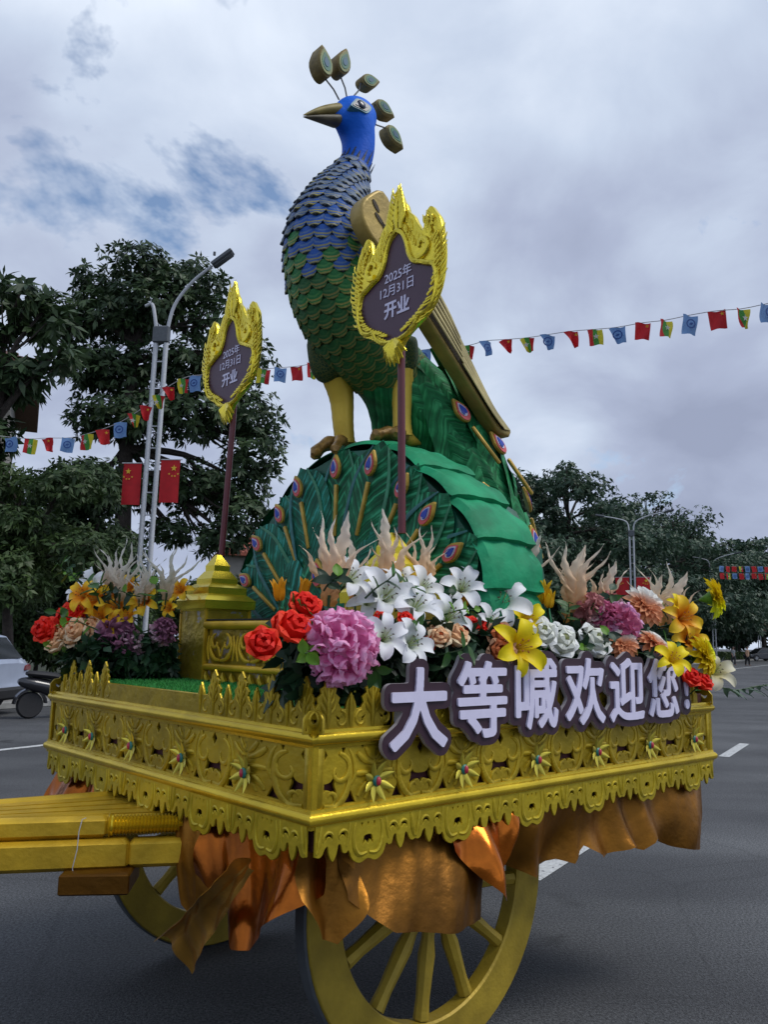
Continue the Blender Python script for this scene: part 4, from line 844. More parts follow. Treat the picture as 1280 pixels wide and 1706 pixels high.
for v, wh, w2 in ((.38, 'near', 'ringed by white lilies'), (1.758, 'far', 'beside the stage block and the left bouquet')):
    pg = thing('pagoda_base', '%s gold tiered pagoda base %s' % (wh, w2), 'pedestal', FM @ T(.66, v, 1.34), 'pagoda bases of the two signs')
    g = G(); g.bbox((0, 0, .185), (.262, .262, .37), .004); ob('body', g.mesh('body', GOLD_PATINA), pg)
    for sx, sy in ((-1, -1), (1, -1), (-1, 1), (1, 1)): g = G(); g.box((sx * .128, sy * .128, .18), (.014, .014, .36)); ob('corner_bead', g.mesh('corner_bead', GOLD_O), pg)
    for hw, z0, z1, hn, zn in ((.151, .362, .405, .108, .445), (.1155, .440, .473, .080, .497), (.0785, .492, .520, .050, .563), (.0465, .556, .592, .012, .652)):
        g = G(); frustum(g, hw * .985, z0, hw, z1); frustum(g, hw * 1.02, z1, hn, zn); frustum(g, hw * .88, z0 - .012, hw * .9, z0 + .002); ob('roof_tier', g.mesh('roof_tier', GOLD_R, False), pg)
# flame-framed signs
oh = [(0, .805), (.028, .735), (.052, .70), (.066, .665), (.10, .63), (.125, .585), (.165, .54), (.178, .60), (.205, .632), (.232, .60), (.262, .555), (.285, .49), (.297, .42), (.293, .34), (.275, .26), (.235, .19), (.18, .145), (.12, .115), (.07, .085), (.035, .05), (0, -.015)]
ih = [(0, .575), (.035, .548), (.058, .50), (.07, .455), (.095, .415), (.13, .40), (.165, .382), (.20, .365), (.215, .32), (.212, .26), (.19, .21), (.15, .19), (.122, .19), (.105, .158), (.06, .13), (0, .12)]
fl = G(); fp = cr([(0, 0, 0), (.016, .012, .004), (.036, .022, .007), (.055, .040, .006), (.066, .064, .001)], 3, False); fl.tube(fp, [.0125 * (1 - (i / len(fp)) ** 1.7) + .0008 for i in range(len(fp))], 7, True, .7, (0, 0, 1)); fl_me = fl.mesh('flame', GOLD_B)
for v, wh, w2 in ((.365, 'near', 'in front of the peacock breast'), (1.71, 'far', 'in front of the dark trees')):
    M = FM @ LF(.655, v, 2.71)
    sg = thing('flame_sign', '%s gold flame-framed plum sign on a maroon pole, %s' % (wh, w2), 'sign', M, 'two flame-framed opening signs')
    tilt = (.02 if v < 1 else -.05)
    g = G(); g.tube([(tilt, -.72, -.025), (0, .0, -.025), (0, .3, -.03)], .0165, 12); ob('pole', g.mesh('pole', MAROON_POLE), sg)
    oo = [(x, y) for x, y in cr(oh, 3, False)]
    ii = [(x * 1.07, .34 + (y - .34) * 1.05) for x, y in cr(ih, 3, False)]; ifull = ii + [(-x, y) for x, y in ii[::-1][1:-1]]
    def slim(x, y): k = .93 if y < .48 else .93 + .05 * min(1, (y - .48) / .08); return (x * k, .36 + (y - .36) * (.92 if y < .45 else .92 + .07 * min(1, (y - .45) / .1)))
    ps = [slim(x, y) for x, y in oo]; full = ps + [(-x, y) for x, y in ps[::-1][1:-1]]
    fr = ob('frame', fill2d([full, [(x * 1.02, .34 + (y - .34) * 1.02) for x, y in ifull]], .016, .005, 2).mesh('frame', GOLD_B), sg)
    g = G(); pts = [(x * 1.06, .345 + (y - .345) * 1.06, .014) for x, y in ifull]; g.tube(pts, .012, 8, False, 1, (0, 0, 1), 0, True); ob('bead', g.mesh('bead', GOLD_B), fr)
    rq = random.Random(5)
    for s in (-1, 1):
        g = G(); q = cr(spiral(s * .155, .475, .05, .012, -PI * .6 if s > 0 else PI * 1.6, -PI * .6 + 5.2 if s > 0 else PI * 1.6 - 5.2), 2, False); g.tube([(x, y, .016) for x, y, z in q], [.017 * (1 - .6 * i / len(q)) for i in range(len(q))], 8, True, .8, (0, 0, 1)); ob('scroll', g.mesh('scroll', GOLD_B), fr)
        n = len(ps)
        for i in range(1, n - 6):
            x, y = ps[i]; dx, dy = ps[i + 1][0] - ps[i - 1][0], ps[i + 1][1] - ps[i - 1][1]; tx, ty = -dx, -dy; ln_ = math.hypot(tx, ty) or 1; tx, ty = tx / ln_, ty / ln_       # up along the edge
            nx_, ny_ = (ty, -tx) if ty > 0 or x > .2 else (ty, -tx)
            if nx_ < 0 and y < .5: nx_, ny_ = -nx_, -ny_
            for lay in range(2):
                top_ = y > .50; up = .75 + .2 * rq.random(); ax, ay = (tx * .5 + nx_ * .22, ty * .5 + .9) if top_ else (tx * up * .6 + nx_ * .8, ty * up * .6 + ny_ * .55 + .40); ang = math.atan2(ay, ax); k = (.95 if lay == 0 else .8) * rq.uniform(.85, 1.1) * (.66 if not top_ else .5)
                ox, oy = x - nx_ * ((.022 if top_ else .010) + .030 * lay), y - ny_ * (.010 + .022 * lay) - (.03 if top_ else 0)
                ob('flame', fl_me, fr, T(s * max(.004, ox), oy, .008 + .009 * lay + rq.uniform(0, .004)) @ (SC(-1, 1, 1) if s < 0 else Matrix()) @ RZ(ang - .78 + rq.uniform(-.15, .15)) @ SC(k))
    for j in range(7):
        for s in (-1, 1): ob('flame', fl_me, fr, T(s * (.028 - .003 * j), .60 + .026 * j, .016) @ (SC(-1, 1, 1) if s < 0 else Matrix()) @ RZ(.55) @ SC(1.0 - .07 * j))
    g = G(); g.tube([(0, .60, .014), (0, .66, .02), (0, .74, .014), (0, .83, .0)], [.010, .016, .010, .001], 7, True, .7, (0, 0, 1)); ob('spire', g.mesh('spire', GOLD_B), fr)
    g = G()
    for q in range(7): a = -PI / 2 + (q - 3) * .33; g.tube([(0, .10, .016), (.05 * math.cos(a), .10 + .06 * math.sin(a), .03), (.085 * math.cos(a), .10 + .115 * math.sin(a), .012)], [.016, .018, .002], 7, True, .6, (0, 0, 1))
    ob('leaf_socket', g.mesh('leaf_socket', GOLD_B), sg)
    ob('panel', fill2d([ifull], .010, 0).mesh('panel', PANEL, False), sg, T(0, 0, .004))
    for txt, size, off, y, x in (('2025年', .057, .0003, .400, .008), ('12月31日', .057, .0003, .336, .002), ('开业', .080, .0024, .250, .004)):
        t = text_g(txt, size, off, .001); ob('lettering', t.mesh('lettering', LETTER, False), sg, T(x, y, .0115))

# ------------------------------------------------------------------ feather eyes
def tear(wd, ht, n=20):
    o = []
    for k in range(n):
        a = 2 * PI * k / n; y = math.cos(a); x = math.sin(a) * (1 - max(0, y) ** 2 * .55); o.append((x * wd, y * ht + (max(0, y) ** 4) * ht * .18))
    return o
EYE = []
for nm, sc, z0, z1, m, dy in (('rim', 1.0, 0, .016, GOLD_E, 0), ('ring', .80, .016, .020, PINK, -.006), ('halo', .56, .020, .023, WHITE_E, .002)):
    EYE.append((nm, G().prism([(x, y + dy) for x, y in tear(.046 * sc, .068 * sc)], z0, z1, None, 0, .004 if nm == 'rim' else 0).mesh(nm, m, False)))
hb = cr([(0, .036), (.012, .014), (.019, -.006), (.014, -.024), (.005, -.022), (0, -.014), (-.005, -.022), (-.014, -.024), (-.019, -.006), (-.012, .014)], 2)
EYE.append(('pupil', G().prism(hb, .023, .027).mesh('pupil', BLUE_E, False)))
def eye(parent, M, name='feather_eye'):
    e = ob(name, EYE[0][1], parent, M)
    for nm, me in EYE[1:]: ob(nm, me, e)
    return e
def blade_mat(name, c0, c1, c2):
    m = bpy.data.materials.new(name); m.use_nodes = True; t = m.node_tree; b = t.nodes['Principled BSDF']; L = t.links.new
    tc = t.nodes.new('ShaderNodeTexCoord'); sp = t.nodes.new('ShaderNodeSeparateXYZ'); L(tc.outputs['Object'], sp.inputs[0])
    ab = t.nodes.new('ShaderNodeMath'); ab.operation = 'ABSOLUTE'; L(sp.outputs[1], ab.inputs[0])
    ma = t.nodes.new('ShaderNodeMath'); ma.operation = 'MULTIPLY_ADD'; L(ab.outputs[0], ma.inputs[0]); ma.inputs[1].default_value = -1.1; L(sp.outputs[0], ma.inputs[2])
    n = t.nodes.new('ShaderNodeTexNoise'); n.inputs['Scale'].default_value = 7; L(tc.outputs['Object'], n.inputs['Vector'])
    m2 = t.nodes.new('ShaderNodeMath'); m2.operation = 'MULTIPLY_ADD'; L(n.outputs['Fac'], m2.inputs[0]); m2.inputs[1].default_value = .05; L(ma.outputs[0], m2.inputs[2])
    m3 = t.nodes.new('ShaderNodeMath'); m3.operation = 'MULTIPLY'; L(m2.outputs[0], m3.inputs[0]); m3.inputs[1].default_value = 120
    m3.inputs[1].default_value = 30; n1d = t.nodes.new('ShaderNodeTexNoise'); n1d.noise_dimensions = '1D'; n1d.inputs['Scale'].default_value = 1.0; n1d.inputs['Detail'].default_value = 3; L(m3.outputs[0], n1d.inputs['W'])
    sn = t.nodes.new('ShaderNodeMath'); sn.operation = 'MULTIPLY_ADD'; L(n1d.outputs['Fac'], sn.inputs[0]); sn.inputs[1].default_value = 7.0; sn.inputs[2].default_value = -3.5
    n2 = t.nodes.new('ShaderNodeTexNoise'); n2.inputs['Scale'].default_value = 11; n2.inputs['Detail'].default_value = 4; L(tc.outputs['Object'], n2.inputs['Vector'])
    ad = t.nodes.new('ShaderNodeMath'); ad.operation = 'MULTIPLY_ADD'; L(n2.outputs['Fac'], ad.inputs[0]); ad.inputs[1].default_value = 5.2; L(sn.outputs[0], ad.inputs[2])
    mr = t.nodes.new('ShaderNodeMapRange'); mr.inputs['From Min'].default_value = .8; mr.inputs['From Max'].default_value = 4.6; L(ad.outputs[0], mr.inputs['Value'])
    r = t.nodes.new('ShaderNodeValToRGB'); e = r.color_ramp.elements; e.new(.5)
    for q, (p, c) in zip(e, ((.25, c0), (.6, c1), (.85, c2))): q.position = p; q.color = (*c, 1)
    L(mr.outputs[0], r.inputs[0]); L(r.outputs[0], b.inputs['Base Color']); b.inputs['Roughness'].default_value = .55; b.inputs['Specular IOR Level'].default_value = .25
    bp = t.nodes.new('ShaderNodeBump'); bp.inputs['Strength'].default_value = .22; bp.inputs['Distance'].default_value = .01; L(sn.outputs[0], bp.inputs['Height']); L(bp.outputs[0], b.inputs['Normal']); return m
BLADE = blade_mat('painted_feather', (.004, .075, .030), (.010, .17, .070), (.05, .38, .19))
BLADE2 = blade_mat('painted_feather_teal', (.004, .075, .042), (.010, .17, .100), (.04, .35, .29))
BLADE3 = blade_mat('train_feather', (.006, .105, .034), (.014, .20, .066), (.045, .34, .13))
# ------------------------------------------------------------------ the feather fan pedestal
FU = .95
fan = thing('feather_fan', 'half-round green feather fan pedestal with peacock eyes under the bird', 'pedestal', FM)
base = Vector((MID, 1.42)); eyes = [(1.863, 1.879), (1.733, 2.074), (1.552, 2.222), (1.368, 2.341), (1.074, 2.406), (.783, 2.378), (.585, 2.247), (.404, 2.098), (.271, 1.925)]
lens = []
pol = []
for v, z in eyes: d = Vector((v, z)) - base; pol.append((math.atan2(d.y, d.x), d.length))
sg1 = 1 if pol[0][0] > pol[1][0] else -1
pol2 = [(pol[0][0] + .40 * sg1, pol[0][1] - .10), (pol[0][0] + .20 * sg1, pol[0][1] - .05)] + pol + [(pol[-1][0] - .20 * sg1, pol[-1][1] - .06), (pol[-1][0] - .40 * sg1, pol[-1][1] - .14)]
# solid core: extruded scalloped half disc
edge = []
for (a0, r0_), (a1, r1_) in zip(pol2, pol2[1:]):
    am = (a0 + a1) / 2
    for t in (0.0, .35, .7): a = a0 + (a1 - a0) * t; r = r0_ + (r1_ - r0_) * t; edge.append((a, r + .095 - .02 * math.sin(PI * t)))
core = [(base.x + r * math.cos(a), base.y + r * math.sin(a)) for a, r in edge]
core = [(core[0][0], 1.36)] + core + [(core[-1][0], 1.36)]
g = G(); g.prism([(v, z) for v, z in core], 0, .46, frame((FU + .46, 0, 0), (0, 1, 0), (0, 0, 1), (1, 0, 0)) @ T(0, 0, -.46)); ob('core', g.mesh('core', GREEN_D, False), fan)
def blade_g(L, W, seed, nt=34, ns=16, barb=.0025):
    rn = random.Random(seed); ph = rn.uniform(0, 6)
    def fn(a, b):
        s = 2 * b - 1; w = W * min(1, .22 + a * 1.15) * math.sqrt(max(.004, 1 - max(0, (a - .80) / .20) ** 2.4)) * (1 + .03 * math.sin(a * 19 + ph + 2 * s))
        x = L * a - .03 * L * s * s * (a ** 2); ridge = abs(((a * 17 - abs(s) * 2.6 + .4 * math.sin(a * 9 + ph)) % 1) - .5) * 2
        z = .030 * (1 - s * s) * math.sin(PI * min(1, a * 1.1)) ** .5 + barb * ridge * (1 - abs(s) ** 3) - .010 * abs(s) + .012 * math.sin(a * 5 + ph) * s - .03 * max(0, a - .85)
        return (x, s * w, z)
    return G().grid(fn, nt, ns)
for i, (a, r) in enumerate(pol):
    dirv = (math.cos(a), math.sin(a)); L = r + .125
    prevd = abs(a - pol[i - 1][0]) if i else abs(pol[1][0] - a); W = .165 * (1.15 if 2 < i < 6 else 1.0)
    M = frame((FU - .012 - .016 * (i % 2), base.x, base.y), (0, dirv[0], dirv[1]), (0, -dirv[1], dirv[0]), (1, 0, 0))
    # right-handed frame facing the front
    M = frame((FU - .012 - .018 * (i % 2), base.x, base.y), (0, dirv[0], dirv[1]), (0, dirv[1], -dirv[0]), (-1, 0, 0))
    bl = ob('feather', blade_g(L, W, i).mesh('feather', BLADE2 if i < 4 else BLADE), fan, M)
    eye(bl, T(r, 0, .030) @ RZ(-PI / 2) @ SC(.80, .86, 1))
    g = G(); g.bbox((r - .085 - .13, 0, .030), (.26, .020, .020), .004); ob('quill', g.mesh('quill', GOLD_E), bl)
    for s, m in ((1, TEALST), (-1, LIGHTST)):
        g = G(); q = cr([(r * .45, s * W * .72, .014), (r * .7, s * W * .70, .018), (r * .92, s * W * .66, .012), (L * .97, s * W * .30, .0)], 4, False); g.tube(q, [.011 * math.sin(PI * (j + .6) / (len(q) + .4)) + .002 for j in range(len(q))], 6, True, .35, (0, 0, 1)); ob('edge_stroke', g.mesh('edge_stroke', m), bl)
for i, a in enumerate([(pol[k][0] + pol[k + 1][0]) / 2 for k in range(8)]):      # lower row of shorter feathers between
    r = .50; M = frame((FU - .05, base.x, base.y), (0, math.cos(a), math.sin(a)), (0, math.sin(a), -math.cos(a)), (-1, 0, 0))
    bl = ob('feather', blade_g(.62 + .1 * (i % 2), .105, 20 + i).mesh('feather', BLADE2 if i % 2 else BLADE), fan, M)
    if i in (3, 5): eye(bl, T(.46, 0, .03) @ RZ(-PI / 2))
# stepped cushions over the rim
for i, ((a0, r0_), (a1, r1_)) in enumerate(zip(pol2, pol2[1:])):
    A0, A1 = a0 - (a1 - a0) * .04, a1 + (a1 - a0) * .04
    def fn(s, t, A0=A0, A1=A1, r0_=r0_, r1_=r1_, i=i):
        lo, hi = (0.0, .030) if i >= 8 else (0.0, .02) if i >= 7 else (.04, 0.0) if i < 4 else (.01, .01); e0, e1 = r0_ + .105 + lo, r1_ + .105 + hi
        y = e0 * math.cos(A0) * (1 - s) + e1 * math.cos(A1) * s; z = e0 * math.sin(A0) * (1 - s) + e1 * math.sin(A1) * s; r = math.hypot(y, z)
        bul = (.022 * math.sin(PI * s) + .014 * math.sin(PI * min(1, t * 1.15)) ** .6 - .022 * (1 - min(1, t * 10)) ** 2 + .006 * math.sin(s * 9 + t * 6 + i) * t + .004 * math.sin(t * 17 + s * 3)) * (1 if .02 < s < .98 else .6); k_ = 1 + bul / r
        return (FU - .012 + t * .38, base.x + y * k_, base.y + z * k_)
    g = G(); g.grid(fn, 12, 12); k = len(g.v)
    ob('rim_cushion', g.mesh('rim_cushion', GREEN_L), fan)
    for s in (0, 1):                                               # the stitched end of each cushion
        g2 = G(); g2.grid(lambda q, t, s=s: tuple(Vector(fn(s, t)) - Vector((0, math.cos(A0 + (A1 - A0) * s), math.sin(A0 + (A1 - A0) * s))) * q * .07), 1, 12); ob('cushion_end', g2.mesh('cushion_end', GREEN_L), fan)

# ------------------------------------------------------------------ the peacock
pea = thing('peacock_statue', 'giant blue-necked peacock statue with gold legs standing on the green feather fan', 'statue', FM)
SP = [(.968, 4.062, .087), (.926, 3.964, .115), (.884, 3.855, .158), (.845, 3.721, .206), (.825, 3.596, .236), (.834, 3.467, .246), (.874, 3.333, .250), (.951, 3.208, .242), (1.065, 3.108, .228), (1.208, 3.011, .205), (1.364, 2.93, .19), (1.528, 2.845, .165)]
NK = [(.955, 4.335, .110), (.978, 4.275, .100), (.990, 4.215, .092), (.988, 4.15, .088)]
g = G()
SP = [(u, z, r * .97) for u, z, r in SP]
allp = cr([(u, z, r) for u, z, r in NK + SP], 5, False)
g.tube([(u, MID, z) for u, z, r in allp], [r for u, z, r in allp], 28, True, 1, (0, 1, 0))
hd = Vector((-.938, 0, -.347)); HM = frame((.962, MID, 4.358), hd, (0, -1, 0), (-.347, 0, .938))
g.ball((0, 0, 0), 1, 24, 16, HM @ SC(.138, .100, .108))
g.ball((0, 0, 0), 1, 20, 12, HM @ T(.09, 0, -.012) @ SC(.085, .066, .074))
# thighs
legs = [(1.22, [(1.0, 3.10, .17), (.975, 2.99, .125), (1.0, 2.96, .086), (1.02, 2.92, .070)]), (.93, [(1.19, 3.12, .095), (1.205, 3.04, .092), (1.215, 2.98, .078), (1.215, 2.94, .065)])]
for v, l in legs: q = cr(l, 4, False); g.tube([(u, v + (.0 if v > 1.07 else .0), z) for u, z, r in q], [r for u, z, r in q], 18)
PB = bpy.data.materials.new('peacock_paint'); PB.use_nodes = True
def pea_paint():
    t = PB.node_tree; b = t.nodes['Principled BSDF']; L = t.links.new; tc = t.nodes.new('ShaderNodeTexCoord'); sp = t.nodes.new('ShaderNodeSeparateXYZ'); L(tc.outputs['Object'], sp.inputs[0])
    n = t.nodes.new('ShaderNodeTexNoise'); n.inputs['Scale'].default_value = 9; n.inputs['Detail'].default_value = 5; L(tc.outputs['Object'], n.inputs['Vector'])
    ma = t.nodes.new('ShaderNodeMath'); ma.operation = 'MULTIPLY_ADD'; L(n.outputs['Fac'], ma.inputs[0]); ma.inputs[1].default_value = .12; L(sp.outputs[2], ma.inputs[2])
    mr = t.nodes.new('ShaderNodeMapRange'); mr.inputs['From Min'].default_value = 2.86; mr.inputs['From Max'].default_value = 4.56; L(ma.outputs[0], mr.inputs['Value'])
    r = t.nodes.new('ShaderNodeValToRGB'); e = r.color_ramp.elements
    st = [(2.86, (.012, .045, .022)), (3.05, (.012, .05, .022)), (3.30, (.012, .06, .02)), (3.44, (.015, .07, .03)), (3.50, (.02, .05, .16)), (4.06, (.02, .08, .30)), (4.12, (.005, .10, .58)), (4.42, (.005, .14, .74)), (4.56, (.008, .16, .74))]
    while len(e) < len(st): e.new(.5)
    for q, (p, c) in zip(e, st): q.position = (p - 2.86) / 1.7; q.color = (*c, 1)
    L(mr.outputs[0], r.inputs[0]); b.inputs['Roughness'].default_value = .58; b.inputs['Specular IOR Level'].default_value = .25
    vo = t.nodes.new('ShaderNodeTexVoronoi'); vo.feature = 'DISTANCE_TO_EDGE'; vo.inputs['Scale'].default_value = 62; L(tc.outputs['Object'], vo.inputs['Vector'])      # painted gold flecks on thighs and belly
    fr_ = t.nodes.new('ShaderNodeMapRange'); fr_.inputs['From Min'].default_value = .02; fr_.inputs['From Max'].default_value = .16; fr_.inputs['To Min'].default_value = 1; fr_.inputs['To Max'].default_value = 0; L(vo.outputs['Distance'], fr_.inputs['Value'])
    zl = t.nodes.new('ShaderNodeMapRange'); zl.inputs['From Min'].default_value = 3.3; zl.inputs['From Max'].default_value = 3.05; L(sp.outputs[2], zl.inputs['Value'])
    ml = t.nodes.new('ShaderNodeMath'); ml.operation = 'MULTIPLY'; L(fr_.outputs[0], ml.inputs[0]); L(zl.outputs[0], ml.inputs[1])
    mxp = t.nodes.new('ShaderNodeMixRGB'); L(ml.outputs[0], mxp.inputs[0]); L(r.outputs[0], mxp.inputs[1]); mxp.inputs[2].default_value = (.09, .10, .026, 1); L(mxp.outputs[0], b.inputs['Base Color'])
    n3 = t.nodes.new('ShaderNodeTexNoise'); n3.inputs['Scale'].default_value = 55; L(tc.outputs['Object'], n3.inputs['Vector']); bp = t.nodes.new('ShaderNodeBump'); bp.inputs['Strength'].default_value = .22; bp.inputs['Distance'].default_value = .01; L(n3.outputs['Fac'], bp.inputs['Height']); L(bp.outputs[0], b.inputs['Normal'])
pea_paint()
ob('body', remesh(g, .016, 8, PB, 'body'), pea)
# scales
def scale_mat(name, stops): return ramp_mat(name, 0, stops, .5, 0, 30, .004, 0, (-.01, 0, 0), .3)
def scmesh(m, k=1.0):
    L, W = .082 * k, .047 * k
    def fn(a, b):
        s = 2 * b - 1; w = W * (1 if a < .30 else max(0, 1 - ((a - .30) / .70) ** 1.9) ** .62)
        return (L * a, s * w, .006 + .005 * a * k - .011 * s * s * k + (.002 if (int(a * 8) % 2) else 0))
    g = G(); g.grid(fn, 8, 8); n = len(g.v); rimv = [8 * 9 + j for j in range(9)]
    o = len(g.v); edge = [i * 9 for i in range(9)] + [8 * 9 + j for j in range(1, 9)] + [i * 9 + 8 for i in range(7, -1, -1)]
    g.v += [(g.v[i][0] * .97, g.v[i][1] * .97, g.v[i][2] - .005) for i in edge]; g.f += [(edge[i], o + i, o + i + 1, edge[i + 1]) for i in range(len(edge) - 1)]; g.m += [0] * (len(edge) - 1)
    return g
def rings(base, line, tip, hi): 
    return [(0, base), (.040, base), (.044, hi), (.049, hi), (.053, base), (.060, base), (.064, line), (.069, line), (.071, base), (.075, hi), (.078, line), (.084, line), (.086, tip), (.10, tip)]
SCM = [scale_mat('scale_slate_blue', rings((.055, .11, .25), (.20, .22, .20), (.03, .04, .055), (.12, .17, .25))), scale_mat('scale_blue', rings((.02, .09, .36), (.26, .25, .13), (.03, .04, .05), (.08, .15, .33))), scale_mat('scale_olive_blue', rings((.03, .10, .36), (.32, .29, .09), (.035, .04, .04), (.11, .16, .26))),
       scale_mat('scale_green', rings((.02, .16, .045), (.26, .26, .07), (.03, .055, .02), (.06, .22, .06))), scale_mat('scale_dark_green', rings((.022, .11, .036), (.19, .18, .055), (.025, .05, .018), (.05, .14, .045)))]
scg = scmesh(None); scs = [scg.mesh('scale', m) for m in SCM]
flat = G(); flat.join(scg, SC(1, 1, .55)); scs[3] = flat.mesh('scale', SCM[3]); scs[4] = flat.mesh('scale', SCM[4])
sp = cr([(u, z, r) for u, z, r in SP], 24, False); cum = [0.0]
for p, q in zip(sp, sp[1:]): cum.append(cum[-1] + math.hypot(p[0] - q[0], p[1] - q[1]))
def at_s(s):
    import bisect
    i = min(len(cum) - 2, max(0, bisect.bisect(cum, s) - 1)); t = (s - cum[i]) / max(1e-9, cum[i + 1] - cum[i]); a, b = sp[i], sp[i + 1]
    return Vector((a[0] + (b[0] - a[0]) * t, 0, a[1] + (b[1] - a[1]) * t)), a[2] + (b[2] - a[2]) * t, Vector((b[0] - a[0], 0, b[1] - a[1])).normalized(), (b[2] - a[2]) / max(1e-9, cum[i + 1] - cum[i])
cand = []; s = .015; row = 0; camL = FI @ Vector((0, 0, 1.55)); rr = random.Random(5)
while s < cum[-1] - .15:
    c, r, tg_, dr = at_s(s); step = .036 if r < .17 else .045; n = max(8, int(round(2 * PI * r / .084))); k_ = min(1.0, .62 + r * 1.9)
    side = Vector((0, 1, 0)); up = tg_.cross(side)
    for k in range(n):
        a = 2 * PI * (k + .5 * (row % 2)) / n; nn = up * math.cos(a) + side * math.sin(a); p = Vector((c.x, MID, c.z)) + nn * (r + .002)
        x = (tg_ + nn * dr).normalized(); z = (nn - x * nn.dot(x)).normalized(); y = z.cross(x)
        zz_ = p.z + rr.uniform(-.11, .11) + .10 * (p.x - .85)
        ki = 0 if zz_ > 3.66 else (2 if zz_ > 3.56 and rr.random() < .6 else 1) if zz_ > 3.43 else 3 if zz_ > 3.26 else 4
        if zz_ > 3.60 and rr.random() < .3: ki = rr.choice((1, 2))
        cand.append(((camL - p).normalized().dot(z), frame(p, x, y, z) @ RZ(rr.uniform(-.09, .09)) @ RY(-.045 - (.08 if s < .35 else 0) + rr.uniform(-.03, .03)) @ SC(k_), ki))
    s += step; row += 1
cand.sort(key=lambda q: -q[0])
for d_, M, ki in cand[:300]: ob('scale', scs[ki], pea, M)
g = G()
for d_, M, ki in cand[300:]: g.join(flat if ki > 2 else scg, M, ki)
o = ob('back_scales', g.mesh('back_scales', SCM), pea); o['kind'] = 'stuff'
# ragged collar strokes where the blue neck meets the scales
for k in range(18):
    a = 2 * PI * k / 18; c, r, tg_, dr = at_s(.02); nn = tg_.cross(Vector((0, 1, 0))) * math.cos(a) + Vector((0, 1, 0)) * math.sin(a); p = Vector((c.x, MID, c.z)) + nn * (r + .003)
    g = G(); g.tube([p, p - tg_ * .035 + nn * -.002, p - tg_ * (.06 + .03 * (k % 3))], [.009, .006, .001], 5, True, .4, nn); ob('collar_barb', g.mesh('collar_barb', SCM[0]), pea)
# beak
BK = [mat('beak_gold', (.26, .21, .07), .5, .1, .25, 14), mat('beak_dark', (.10, .085, .05), .5, 0, .3, 14)]
def mandible(up):
    g = G(); bt = Vector((.835, MID, 4.308)); tip = Vector((.622, MID, 4.206)); n = 12
    pts = []; rad = []
    for i in range(n + 1):
        t = i / n; c = bt + (tip - bt) * t + Vector((0, 0, (.026 * (1 - t) ** 1.1 + .012 * math.sin(PI * t)) if up else -(.030 * (1 - t) ** 1.2) - .004 - .006 * t)); pts.append(c); rad.append((.047 if up else .045) * (1 - t) ** .85 + .003)
    g.tube(pts, rad, 16, True, .72 if up else .66, (.0, 0, 1)); return g
ob('upper_beak', mandible(True).mesh('upper_beak', BK[0]), pea); ob('lower_beak', mandible(False).mesh('lower_beak', BK[1]), pea)
# almond eyes on both sides of the head
for s in (-1, 1):
    EM = HM @ frame((.038, s * .088, .010), (-s, 0, 0), (0, 0, 1), (0, s, 0)) @ RX(-.25)
    def ap(nm, w_, h_, z0, z1, m, par):
        o2 = cr([(w_ * 1.05, -h_ * .1), (w_ * .5, h_ * .55), (-w_ * .1, h_ * .75), (-w_ * .6, h_ * .4), (-w_ * 1.1, -h_ * .15), (-w_ * .3, -h_ * .55), (w_ * .3, -h_ * .8)], 4)
        if s < 0: o2 = [(-x, y) for x, y in o2][::-1]
        return ob(nm, G().prism(o2, z0, z1).mesh(nm, m), par, EM if par is pea else None)
    e = ap('eye', .070, .056, -.05, .012, mat('eye_teal', (.06, .22, .28), .5, 0, .1), pea)
    ap('eye_lid', .058, .044, .012, .015, mat('eye_dark', (.02, .035, .06), .4, 0, .1), e); ap('eye_white', .042, .022, .015, .018, mat('eye_pale', (.07, .10, .17), .4, 0, .1), e)
    g = G(); g.ball((0, .002, .016), (.027, .027, .010), 14, 8); ob('iris', g.mesh('iris', mat('iris_navy', (.012, .02, .05), .2, 0, .1)), e)
# crest: five thick teardrops on wires
CR = [(.73, 4.551, (.850, 4.405), (-.25, 1.0), 1.0), (.858, 4.623, (.905, 4.435), (.18, 1.0), .95), (1.051, 4.611, (.951, 4.48), (1.0, .45), .80), (1.161, 4.497, (1.06, 4.46), (1.0, -.25), .82), (1.238, 4.362, (1.06, 4.39), (.85, -.62), .88)]
TD = [mat('crest_gold', (.23, .17, .055), .6, .1, .35, 12, .4, 50), mat('crest_pale', (.26, .30, .13), .6, 0, .2, 20), mat('crest_green', (.04, .19, .13), .5, 0, .2), mat('crest_blue', (.03, .13, .22), .5, 0, .2)]
for u, z, (su, sz), (dx, dz), k in CR:
    d = Vector((dx, 0, dz)).normalized(); y = Vector((0, -1, 0)); x = d.cross(y)                       # sheet axes: y2d along d, facing the long side
    M = frame((u, MID + .055 * k, z), x if False else -d.cross(y) * -1, d, y)
    M = frame((u, MID + .052 * k, z), d.cross(y), d, y)
    g = G(); g.prism(tear(.050 * k, .080 * k), 0, .085 * k, None, 0, .010); c = ob('crest_drop', g.mesh('crest_drop', TD[0]), pea, M)
    for nm, sc, z0, m in (('drop_face', .80, .085, TD[1]), ('drop_ring', .58, .087, TD[2]), ('drop_centre', .32, .089, TD[3])): g = G(); g.prism([(x_, y_ - .006) for x_, y_ in tear(.050 * k * sc, .080 * k * sc)], z0 * k - .002, z0 * k + .002); ob(nm, g.mesh(nm, m, False), c)
    a = Vector((su, MID, sz)); b = Vector((u, MID, z)) - d * .07 * k; g = G(); g.tube([a, (a + b) / 2 + x * .012, b], .0045, 6); ob('crest_wire', g.mesh('crest_wire', STEEL_D), pea)
